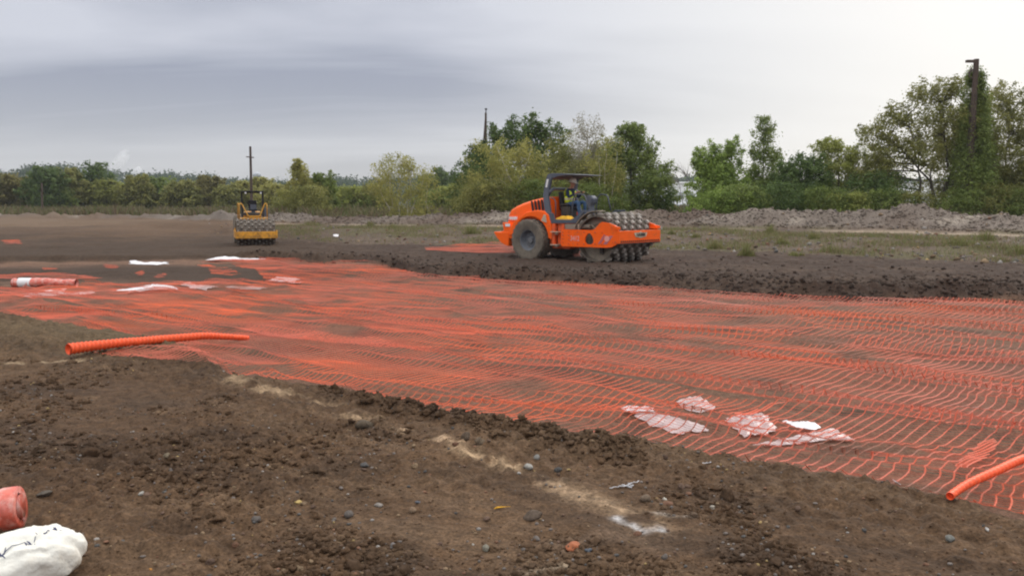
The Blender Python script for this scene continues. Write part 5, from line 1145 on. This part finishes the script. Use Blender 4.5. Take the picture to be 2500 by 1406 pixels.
# --- clump of birches left of centre
T('loose clump of thin birches with pale stems, alone left of centre', 975, 527, 380, 56, 68, 'birch', name='birch_tree', bark='birch', n_clump=85, per=50, size=0.15, seed=14, droop=0.35, trunk=0.06, branches=50, clump=0.5,
  trunks=[(-0.22, 0, -0.35, 0.85, 0.07), (0.0, 0, 0.05, 0.93, 0.06), (0.25, 0, 0.45, 0.85, 0.06), (0.3, 0, 0.8, 0.6, 0.05), (-0.15, 0, -0.75, 0.6, 0.05)],
  blobs_=[(-0.3, 0.80, 0.4, 0.14), (0.25, 0.82, 0.45, 0.14), (-0.5, 0.6, 0.45, 0.16), (0.4, 0.58, 0.5, 0.18), (0.0, 0.38, 0.6, 0.16), (0.9, 0.78, 0.12, 0.07), (0.2, 0.15, 0.7, 0.1)])
T('wispy small birch crown just right of the loose birch clump', 1043, 525, 405, 16, 72, 'birch', name='birch_tree', bark='birch', n_clump=20, per=40, size=0.16, seed=15, droop=0.3, trunk=0.04)
T('light leafy tree, left of a pair right of the yellow roller', 738, 527, 397, 40, 88, 'birch', n_clump=80, per=80, size=0.22, seed=16, trunk=0.12, clump=0.5, blobs_=[(0, 0.35, 0.95, 0.3), (-0.05, 0.68, 0.5, 0.22), (-0.1, 0.88, 0.25, 0.1)])
T('darker green tree, right of a pair right of the yellow roller', 782, 527, 418, 36, 90, 'mid', n_clump=75, per=80, size=0.22, seed=17, trunk=0.12, clump=0.5)
T('olive bush at the foot of the pair of trees right of the yellow roller', 740, 527, 462, 52, 84, 'olive', name='shrub', n_clump=60, per=75, size=0.18, seed=18, shape='bush', cat='shrub')
# --- right group
T('leafless grey tree at the left of the right-hand trees', 1660, 515, 385, 28, 63, 'grey', name='bare_tree', bark='bark_grey', n_clump=55, branches=55, seed=20, trunk=0.05, crown=False,
  trunks=[(0.5, 0, -0.1, 0.6, 0.05), (0.5, 0, 0.4, 0.7, 0.05)], blobs_=[(-0.3, 0.75, 0.7, 0.24), (0.3, 0.8, 0.6, 0.2)])
T('dense green tree with a lobed top, first full tree of the right-hand group', 1750, 517, 338, 58, 61, 'fresh', n_clump=150, per=100, size=0.18, seed=21, clump=0.46, trunk=0.14,
  blobs_=[(0, 0.33, 0.95, 0.32), (-0.4, 0.70, 0.35, 0.22), (0.42, 0.74, 0.32, 0.21), (0.0, 0.58, 0.5, 0.24), (0.0, 0.2, 1.0, 0.2)])
T('tall narrow pointed tree right of the dense lobed one', 1860, 517, 296, 46, 63, 'mid', n_clump=90, per=80, size=0.17, seed=22, shape='cone', clump=0.55, trunk=0.10)
T('rounded dark tree between the pointed tree and the light green one', 1955, 517, 384, 60, 60, 'dark', n_clump=110, per=85, size=0.17, seed=23, clump=0.5)
T('light green tree with layered flat sprays of leaves', 2045, 515, 348, 62, 62, 'light', n_clump=85, per=95, size=0.17, seed=24, clump=0.5, blobs_=[(-0.35, 0.86, 0.45, 0.07), (0.25, 0.78, 0.5, 0.09), (-0.1, 0.62, 0.6, 0.12), (0.3, 0.42, 0.6, 0.16), (-0.2, 0.22, 0.7, 0.18)])
T('yellow-green tree right of the layered one', 2120, 515, 362, 46, 62, 'light', n_clump=60, per=80, size=0.16, seed=25, clump=0.55)
T('dark bush under the layered and yellow-green trees', 2130, 517, 430, 70, 59, 'dark', name='shrub', n_clump=75, per=75, size=0.16, seed=26, shape='bush', cat='shrub')
T('grey dead tree leaning to the left among the bushes', 2120, 515, 425, 95, 58, 'grey', name='bare_tree', bark='bark_grey', n_clump=26, branches=26, seed=27, trunk=0.07, crown=False,
  trunks=[(-0.2, 0, 0.6, 0.75, 0.06), (0.1, 0.1, -0.7, 0.75, 0.05)], blobs_=[(0.2, 0.6, 0.8, 0.3)])
T('large airy many-stemmed tree with open crown, left of the ivy pole', 2290, 512, 205, 150, 60, 'olive', n_clump=330, per=46, size=0.17, seed=28, clump=0.36, trunk=0.2, branches=110,
  trunks=[(0.0, 0, -0.1, 0.35, 0.22), (0.0, 0.02, 0.18, 0.55, 0.16), (0.03, 0.02, 0.32, 0.7, 0.13), (-0.22, 0.0, -0.30, 0.5, 0.14), (-0.1, 0.3, -0.65, 0.62, 0.08), (-0.3, 0.45, -0.45, 0.75, 0.08), (0.1, 0.4, 0.0, 0.85, 0.09)],
  blobs_=[(-0.80, 0.62, 0.28, 0.09), (-0.55, 0.72, 0.22, 0.08), (-0.2, 0.86, 0.26, 0.10), (0.1, 0.92, 0.22, 0.07), (0.1, 0.66, 0.5, 0.14), (-0.45, 0.50, 0.5, 0.10), (0.45, 0.6, 0.3, 0.25), (0.5, 0.35, 0.3, 0.25), (-0.75, 0.38, 0.3, 0.10)])
T('open tree with reaching branches right of the ivy pole', 2450, 515, 208, 80, 62, 'olive', n_clump=150, per=70, size=0.17, seed=29, clump=0.45, trunk=0.12, branches=50, blobs_=[(-0.2, 0.85, 0.5, 0.1), (0.2, 0.68, 0.7, 0.14), (0.5, 0.55, 0.5, 0.12), (-0.2, 0.45, 0.6, 0.2), (0.1, 0.25, 0.8, 0.2)])
T('dense tree at the right edge of the photo', 2530, 520, 345, 75, 59, 'olive', n_clump=120, per=85, size=0.16, seed=30, clump=0.5)
T('dark tree filling the gap between the airy tree and the ivy pole', 2325, 515, 262, 50, 64, 'olive', n_clump=90, per=70, size=0.17, seed=31)
xs = [(1768, 'fresh', 474), (1800, 'mid', 462), (1890, 'dark', 455), (2010, 'mid', 465), (2070, 'light', 480), (2160, 'mid', 470), (2235, 'olive', 478), (2345, 'mid', 470), (2410, 'olive', 462), (2475, 'mid', 470), (2570, 'olive', 455)]
wh = ['at the left foot of the dense lobed tree', 'at the foot of the pointed tree', 'in front of the rounded dark tree', 'left of the fallen grey branches', 'bright and grassy, under the layered tree', 'right of the fallen grey branches', 'left of the airy tree stems', 'right of the airy tree stems', 'at the foot of the ivy pole', 'right of the ivy pole foot', 'beyond the right edge of the photo']
for i, ((x, pl, tp), w_) in enumerate(zip(xs, wh)): T('low green shrub ' + w_, x, 520, tp, 50, 57.5, pl, name='shrub', n_clump=50, per=75, size=0.14, seed=40 + i, shape='bush', cat='shrub', trunk=0.03, group='shrubs behind the gravel bank')
# --- poles
def pole(label, px, base, top, dist, r, lean=0.0, parts=True, name='utility_pole'):
    B0 = atd(px, base, dist); T0 = atd(px + lean, top, dist); z0 = float(ground(np.array([B0.x]), np.array([B0.y]), False)[0]); root = empty(name, (B0.x, B0.y, z0 - 0.1), 0, label, 'utility pole')
    b = MB(); t = T0 - Vector((B0.x, B0.y, z0 - 0.1)); b.tube([t * (k / 8) for k in range(9)], [r * (1 - 0.3 * k / 8) for k in range(9)], 12); b.build('pole', 'pole', root, smooth='auto'); return root, t
root, t = pole('tall bare wooden pole with a short crossarm, behind the yellow roller', 615, 520, 358, 110, 0.20, -4)
b = MB(); b.box(t * 0.0 + Vector((t.x, t.y - 0.2, t.z - 1.36)), (1.0, 0.12, 0.13), (0, R(6), 0)); b.build('crossarm', 'pole', root)
root, t = pole('short plain pole against the distant trees at far left', 103, 514, 447, 130, 0.17, -1)
root, t = pole('split pole with a leaning brace, rising out of the dark leafy tree', 1186, 520, 276, 76, 0.13, 0)
b = MB(); b.tube([(t.x - 0.30, -0.15, t.z - 4.2), (t.x - 0.20, -0.1, t.z - 2.6), (t.x - 0.09, 0, t.z - 1.2), (t.x - 0.02, 0, t.z - 0.2)], [0.07, 0.065, 0.06, 0.05], 8); b.build('brace', 'pole', root)
b = MB(); b.tube([(t.x, t.y, t.z - 0.05), (t.x + 0.02, t.y, t.z + 0.25)], 0.04, 8); b.sphere((t.x + 0.02, t.y, t.z + 0.32), 0.12, 10, 6, (1, 1, 0.7)); b.build('insulator', 'black_plastic', root)
root, t = pole('big leaning pole smothered in ivy, with a stub arm at the top', 2362, 515, 145, 58, 0.24, 22)
b = MB(); b.box(Vector((t.x - 0.36, t.y, t.z - 0.14)), (0.62, 0.26, 0.16)); b.tube([(t.x - 0.3, t.y, t.z - 0.55), (t.x - 0.45, t.y, t.z - 1.1), (t.x - 0.2, t.y, t.z - 1.3)], 0.05, 6); b.tube([(t.x - 0.2, t.y, t.z - 0.7), (t.x - 0.5, t.y, t.z - 0.9)], 0.05, 6); b.build('stub_arm', 'pole', root)
ivb = root.location.copy(); ivy = empty('ivy', ivb, 0, 'ivy climbing the big leaning pole, widening into a mass at its foot', 'climbing plant')
C = []; SPR = []
for k in range(340):
    f = TR_.random() ** 0.8; w = 0.45 + 1.5 * (1 - f) ** 1.1; a = TR_.random() * 6.28; q = t * f * 0.95
    rr_ = w * (0.45 + 0.55 * TR_.random()); ox_ = q.x + math.cos(a) * rr_ + 0.35 * (1 - abs(f - .5)) * (1 if f > 0.1 else 0)
    if abs(ox_ - q.x) < 0.25 and math.sin(a) < 0 and 0.45 < f: continue
    C.append((ox_, q.y + math.sin(a) * rr_ * 0.9 + (0.35 if f > 0.35 else 0), q.z)); s = 0.26 + 0.3 * (1 - f); SPR.append((s, s, s * 1.4))
C = np.array(C); V, Fq, Cc = leaves(C, np.array(SPR), 75, 0.15, 'mid', 777, 0.15)
V[:, 2] = np.maximum(V[:, 2], 0.0)
link('foliage', npmesh('foliage', V, Fq, Cc), 'leaf', ivy)
b = MB(); rnd = random.Random(9)
for k in range(5): b.tube([Vector((0.25 * math.cos(k), 0.25 * math.sin(k) - 0.0, 0)) + t * f + Vector((rnd.uniform(-.08, .08), rnd.uniform(-.05, .05), 0)) for f in (0, .15, .3, .45, .6, .75)], [0.05, .045, .04, .03, .025, .01], 6)
b.build('stem', 'bark', ivy)
# --- left treeline
lt = [(-90, 425, 60, 'olive'), (15, 432, 48, 'rust'), (62, 440, 40, 'olive'), (112, 416, 46, 'dark'), (165, 418, 42, 'olive'), (222, 405, 52, 'dark'), (150, 462, 26, 'mid'), (262, 446, 38, 'yellow'), (300, 452, 32, 'light'), (338, 432, 36, 'olive'), (395, 440, 44, 'mid'), (445, 446, 36, 'olive'), (512, 436, 38, 'rust'), (484, 452, 26, 'mid'), (556, 456, 26, 'olive'), (585, 448, 24, 'birch'), (640, 440, 34, 'birch'), (668, 456, 30, 'birch')]
desc = ['tree beyond the left edge of the photo', 'brownish tree at the very left edge', 'olive tree just left of the short plain pole', 'dark tree rising behind the short plain pole', 'olive tree right of the short plain pole', 'tallest dark tree of the distant treeline', 'small green tree in front of the olive one', 'yellow-green tree in the middle of the distant treeline', 'pale green tree beside the yellow-green one', 'olive tree below the lower steam plume', 'broad green tree right of the steam', 'olive tree midway between the steam and the rust one', 'rust-tinged round tree of the distant treeline', 'small green tree left of the rust-tinged one', 'last olive tree before the pale buildings', 'light sapling in front of the pale buildings', 'thin light tree behind the yellow roller\'s roof', 'light tree right of the yellow roller\'s roof']
for i, ((x, tp, hw, pl), dl) in enumerate(zip(lt, desc)):
    T(dl, x, 514, tp, hw, 150 + (i * 37 % 11), pl, n_clump=75, per=48, size=0.50, seed=100 + i, trunk=0.2, clump=0.55, branches=8, group='trees of the distant treeline on the left', low=0.02)
lt2 = [(845, 462, 42, 'light'), (905, 455, 34, 'olive'), (1075, 418, 42, 'dark'), (1110, 460, 34, 'light'), (1060, 475, 36, 'mid'), (880, 480, 40, 'mid'), (830, 490, 26, 'yellow'), (1140, 470, 30, 'olive'), (1625, 503, 12, 'olive')]
desc = ['light hedge tree right of the leafy pair', 'olive tree between the pair and the loose birches', 'round dark tree standing far off behind the wispy birch', 'light tree right below the round dark far one', 'green bush under the round dark far tree', 'green bush left of the loose birches', 'yellowish bush beside the leafy pair', 'olive bush at the left foot of the middle group', 'olive bush before the white building']
for i, ((x, tp, hw, pl), dl) in enumerate(zip(lt2, desc)):
    T(dl, x, 518, tp, hw, 115 if i != 2 else 170, pl, n_clump=60, per=60, size=0.32 if i != 2 else .5, seed=140 + i, trunk=0.12, clump=0.6, branches=8, shape='bush' if tp > 450 else 'round', low=0.02, name='tree' if tp < 465 else 'shrub', cat='tree' if tp < 465 else 'shrub')

# ------------------------------------------------------------------ wooded hills far behind
ridge = [(-900, 440), (-200, 425), (0, 420), (40, 421), (70, 412), (98, 401), (125, 408), (150, 404), (180, 408), (215, 408), (260, 416), (330, 424), (345, 416), (352, 425), (400, 422), (440, 424), (470, 430), (520, 427), (560, 433), (640, 440), (700, 440), (760, 436), (830, 434), (900, 435), (980, 436), (1060, 430), (1150, 436), (1300, 436), (1450, 436), (1600, 430), (1625, 428), (1650, 432), (1690, 430), (1800, 438), (2100, 440), (2500, 440), (3400, 445)]
rx = np.array([(p - CX) / F for p, _ in ridge]); ry = np.array([q for _, q in ridge])
HD = 620.0
cc = np.linspace(rx[0], rx[-1], 260); yy = np.concatenate([np.linspace(340, 620, 26), np.linspace(640, 900, 8)])
CC_, YY = np.meshgrid(cc, yy, indexing='ij')
topz = EYE + (500 - np.interp(CC_, rx, ry)) / F * HD - 5.0
hgt = np.where(YY <= HD, 0.2 + (topz - 0.2) * sstep((YY - 340) / 280) ** 0.9, topz)
HX = CC_ * HD * (1 + (YY - HD) / HD * 0.9); HZ = hgt + 1.0 * fbm(HX * 0.02, YY * 0.02, 3, 5)
ids = np.arange(HX.size).reshape(HX.shape); Fq = np.stack([ids[:-1, :-1], ids[1:, :-1], ids[1:, 1:], ids[:-1, 1:]], -1).reshape(-1, 4)
tag(link('hills', npmesh('hills', np.stack([HX, YY, HZ], -1).reshape(-1, 3), Fq, smooth=True), 'hill'), kind='structure')
r = np.random.default_rng(5); n = 2600
c_ = r.uniform(rx[0] * 0.8, rx[-1] * 0.8, n); y_ = 345 + 285 * r.random(n) ** 0.7
tz = EYE + (500 - np.interp(c_, rx, ry)) / F * HD - 5.0; hz_ = 0.2 + (tz - 0.2) * sstep((y_ - 340) / 280) ** 0.9
x_ = c_ * HD * (1 + (y_ - HD) / HD * 0.9); hh_ = 2.6 + 2.4 * r.random(n)
cen = np.stack([x_, y_, hz_ + hh_ * 0.5], -1); sp_ = np.stack([hh_ * 0.75, hh_ * 0.75, hh_ * 0.62], -1)
PALS['wood'] = ((0.042, 0.068, 0.038), (0.075, 0.105, 0.055))
V, Fq, Cc = leaves(cen, sp_, 42, 1.5, 'wood', 55, 0, 0.9)
tag(link('woodland', npmesh('woodland', V, Fq, Cc), 'leaf'), 'dark distant woodland covering the low hills along the horizon', 'woodland', None, 'stuff')

# nearer band of scrub and thickets behind the field
def blades(name, label, X, Y, H, Wd, pal, seed, cat='weeds', lean=0.35, kind='stuff', m='blade'):
    r = np.random.default_rng(seed); n = len(X); Z = ground(X, Y) - 0.02; a = r.random(n) * 6.283
    dx, dy = np.cos(a), np.sin(a); l = r.normal(size=(n, 2)) * lean * H[:, None]
    b0 = np.stack([X - dx * Wd / 2, Y - dy * Wd / 2, Z], -1); b1 = np.stack([X + dx * Wd / 2, Y + dy * Wd / 2, Z], -1)
    m0 = np.stack([X + dx * Wd * .35 + l[:, 0] * .35, Y + dy * Wd * .35 + l[:, 1] * .35, Z + H * 0.6], -1); m1 = np.stack([X - dx * Wd * .35 + l[:, 0] * .35, Y - dy * Wd * .35 + l[:, 1] * .35, Z + H * 0.6], -1)
    t0 = np.stack([X + l[:, 0], Y + l[:, 1], Z + H], -1); t1 = t0 + np.stack([dx * Wd * .1, dy * Wd * .1, 0 * X], -1)
    V = np.stack([b0, b1, m0, m1, t0, t1], 1).reshape(-1, 3); k = np.arange(n) * 6
    Fq = np.concatenate([np.stack([k, k + 1, k + 2, k + 3], -1), np.stack([k + 3, k + 2, k + 5, k + 4], -1)])
    p = np.array(pal); C = p[r.integers(0, len(p), n)] * (0.75 + 0.5 * r.random((n, 1)))
    return tag(link(name, npmesh(name, V, Fq, np.repeat(C, 6, 0)), m), label, cat, None, kind)
r = np.random.default_rng(91)
n = 42000; c_ = r.uniform(-0.75, 0.66, n); y0_ = D_track(c_) + 12; yb_ = y0_ + r.random(n) ** 1.3 * 70
kp = vn(c_ * 40, yb_ * 0.08, 8) > 0.25; c_, yb_ = c_[kp], yb_[kp]; n = len(c_)
blades('reeds', 'band of rough brown and green reeds behind the gravel bank', c_ * yb_, yb_, (0.55 + 0.75 * r.random(n)) * (0.6 + 0.8 * vn(c_ * yb_ * 0.15, yb_ * 0.12, 12)), 0.05 + yb_ * 0.0010, [(0.14, 0.12, 0.06), (0.10, 0.10, 0.04), (0.17, 0.14, 0.075), (0.09, 0.11, 0.035), (0.13, 0.09, 0.06)], 92, 'reeds')
# sparse weeds on the bank
n = 190000; c_ = r.uniform(-0.30, 0.64, n); b0_ = D_b0(c_); tr_ = D_track(c_); yb_ = b0_ + (tr_ - b0_ - 0.8) * (0.06 + 0.94 * r.random(n)); X = c_ * yb_
dn = fbm(X * 0.5, yb_ * 0.35, 3, 117) + 0.35 * fbm(X * 1.8, yb_ * 1.8, 2, 119); kp = r.random(n) < np.clip((dn + 0.14) * 2.0, 0.06, 0.95)
c_, yb_, X = c_[kp], yb_[kp], X[kp]; n = len(X)
blades('weeds', 'thin dry weeds and grass over the bank behind the rollers', X, yb_, 0.04 + 0.20 * r.random(n) ** 2.5, 0.012 + 0.014 * r.random(n), [(0.20, 0.18, 0.08), (0.16, 0.18, 0.06), (0.22, 0.17, 0.10), (0.13, 0.16, 0.05), (0.23, 0.17, 0.11)], 93)
tf = [(1152, 570, 24, 26, 'large bright green tuft on the bank left of the orange roller'), (905, 556, 14, 16, 'green tuft on the bank between the two rollers, left one'), (960, 562, 16, 14, 'green tuft on the bank between the two rollers, right one'), (1745, 592, 26, 26, 'green clump of weeds right of the orange roller'), (1822, 606, 20, 34, 'tallest bright tuft on the bank right of the orange roller'), (1880, 575, 16, 24, 'yellowish tuft near the track right of the orange roller'), (1910, 590, 18, 18, 'pale tuft behind the tallest bright one'), (1985, 586, 16, 18, 'green tuft on the middle of the right bank'), (2030, 600, 34, 22, 'wide bright clump at the foot of the right bank'), (1945, 605, 22, 14, 'low green clump between the tall tuft and the wide one'), (2340, 600, 34, 24, 'olive clump of weeds on the far right bank'), (2405, 594, 20, 26, 'thin yellow-green tuft right of the olive clump'), (2490, 612, 26, 26, 'tuft at the right edge of the photo'), (1700, 580, 12, 12, 'small green tuft close behind the drum of the orange roller'), (1640, 575, 10, 12, 'little dry tuft at the end of the orange roller'), (700, 540, 20, 12, 'green patch of weeds right of the yellow roller'), (760, 552, 30, 14, 'second patch of weeds right of the yellow roller')]
for i, (px, py, hw, hp, lb) in enumerate(tf):
    p = onz(px, py + 4, 0.25); pd = p.y; n = 420; s = hw / F * pd * 0.55; s *= 1.05; X = p.x + np.clip(r.normal(size=n), -1.7, 1.7) * s; Y = p.y + np.clip(r.normal(size=n), -1.2, 1.2) * s * 1.0; H = hp / F * pd * (0.25 + 1.0 * r.random(n) ** 1.5) * np.exp(-((X - p.x) / (s * 1.6)) ** 2)
    blades('grass_tuft', lb, X, Y, np.maximum(H, 0.05), 0.018 + 0 * X, [(0.19, 0.20, 0.06), (0.14, 0.17, 0.05), (0.23, 0.21, 0.09), (0.20, 0.16, 0.08)], 300 + i, 'grass tuft', 0.3, None)['group'] = 'tufts of weeds on the bank'

# ------------------------------------------------------------------ far buildings, water tower, steam
def building(label, px0, px1, base, top, dist, m, roofm, rows, cols, name='building', dep=20):
    A = atd(px0, base, dist); B_ = atd(px1, base, dist); T0 = atd(px0, top, dist); z0 = min(0.3, A.z); w = B_.x - A.x; h = T0.z - z0
    root = empty(name, ((A.x + B_.x) / 2, dist, z0), 0, label, 'building')
    b = MB(); b.box((0, dep / 2, h / 2), (w, dep, h)); b.build('wall', m, root)
    b = MB(); b.box((0, dep / 2, h + 0.15), (w + 0.5, dep + 0.5, 0.3)); b.build('roof', roofm, root)
    for i in range(rows):
        for j in range(cols):
            b = MB(); ww = w / cols * 0.62; hh2 = h / rows * 0.22; b.box((-w / 2 + w * (j + 0.5) / cols, -0.06, h * (i + 0.6) / rows), (ww, 0.14, hh2)); b.build('window', 'glass_dark' if m != 'far_white' else 'far_grey', root)
    return root
w1 = building('long white warehouse seen between the middle and right-hand trees', 1608, 1740, 500, 448, 150, 'far_white', 'far_white', 1, 6)
b = MB(); b.box((-2, 0.0 - 1.0, 0.9), (3.5, 1.8, 1.4)); b.build('loading_bay', 'far_grey', w1)
building('white building glimpsed under the airy tree at right', 2255, 2320, 505, 445, 150, 'far_white', 'far_grey', 1, 2)
building('pale blocky building left of the yellow roller, half hidden by trees', 553, 600, 492, 455, 320, 'far_tan', 'far_tan', 2, 5)
building('small pale house on the hill right of the yellow roller', 640, 662, 462, 449, 380, 'far_tan', 'far_grey', 1, 3, 'house', 12)
building('small grey building among the trees on the left hill', 178, 198, 436, 414, 480, 'far_grey', 'far_grey', 1, 3, 'house', 12)
wt_ = atd(628, 440, 600); root = empty('water_tower', (wt_.x, 600, 4), 0, 'tiny far-off water tower right of the crossarm pole', 'water tower')
zt = atd(628, 420, 600).z - 4
b = MB(); b.lathe([(0, zt), (2.2, zt - 0.8), (2.8, zt - 1.5), (2.8, zt - 3.2), (2.0, zt - 4), (0, zt - 4.2)], (0, 0, 0), 20, 'Z'); b.build('tank', 'far_grey', root, smooth=True)
b = MB(); b.tube([(0, 0, 0), (0, 0, zt - 4)], 0.9, 10)
for k in range(4): a = k * 1.57 + 0.6; b.tube([(math.cos(a) * 3, math.sin(a) * 3, 0), (math.cos(a) * 2, math.sin(a) * 2, zt - 4)], 0.25, 6)
b.build('tower_legs', 'far_grey', root)
def steam(label, path, dens, seed):
    m = bpy.data.materials.new('steam'); m.use_nodes = True; nt = m.node_tree; nt.nodes.clear(); out = nt.nodes.new('ShaderNodeOutputMaterial'); vol = nt.nodes.new('ShaderNodeVolumePrincipled')
    nz = nt.nodes.new('ShaderNodeTexNoise'); nz.inputs['Scale'].default_value = 0.12; nz.inputs['Detail'].default_value = 4; tcn = nt.nodes.new('ShaderNodeTexCoord'); nt.links.new(tcn.outputs['Object'], nz.inputs['Vector'])
    mr = nt.nodes.new('ShaderNodeMapRange'); mr.inputs['From Min'].default_value = 0.36; mr.inputs['From Max'].default_value = 0.8; mr.inputs['To Max'].default_value = dens; nt.links.new(nz.outputs[0], mr.inputs[0]); nt.links.new(mr.outputs[0], vol.inputs['Density']); vol.inputs['Color'].default_value = (0.95, 0.95, 0.97, 1)
    vol.inputs['Anisotropy'].default_value = 0.0
    nt.links.new(vol.outputs[0], out.inputs['Volume']); m.cycles.volume_step_rate = 2.0 if hasattr(m.cycles, 'volume_step_rate') else 1; M['steam%d' % seed] = m
    P0 = atd(*path[0][:2], 560); q = []; rs = []
    for px, py, rp in path: w = atd(px, py, 560); q.append(w - P0); rs.append(rp / F * 560)
    b = MB(); b.tube(q, rs, 14); o = b.build('steam', 'steam%d' % seed); o.location = P0; return tag(o, label, 'steam', 'steam plumes over the left hill', 'stuff')
steam('taller faint steam plume drifting up over the left hill', [(284, 424, 3), (280, 410, 10), (286, 400, 14), (296, 388, 15), (306, 376, 12), (312, 366, 5)], 0.34, 1)
steam('small dense steam plume at the edge of the left hill', [(333, 440, 3), (333, 432, 9), (332, 424, 11), (336, 416, 9), (342, 408, 4)], 0.9, 2)

# ------------------------------------------------------------------ air between here and the hills
hb = MB(); hb.box((0, 440, 40), (2600, 1000, 84)); hz_o = None
hm = bpy.data.materials.new('haze'); hm.use_nodes = True; nt = hm.node_tree; nt.nodes.clear(); out = nt.nodes.new('ShaderNodeOutputMaterial'); vol = nt.nodes.new('ShaderNodeVolumePrincipled')
vol.inputs['Density'].default_value = 0.0002; vol.inputs['Color'].default_value = (0.80, 0.86, 0.95, 1); vol.inputs['Anisotropy'].default_value = 0.2; nt.links.new(vol.outputs[0], out.inputs['Volume']); M['haze'] = hm
tag(hb.build('haze', 'haze'), 'thin pale haze in the air over the site and the far hills', 'haze', None, 'stuff')

for _o in (rol, per, jk): _o.scale = (1.035, 1.05, 1.0)
c1 = onz(1294.5, 633.0, -0.02); ox, oy = rot2(0.0, -0.93 * 1.05, MR)
for _o in (rol, per, jk): _o.location = (c1.x - ox, c1.y - oy, _o.location.z)
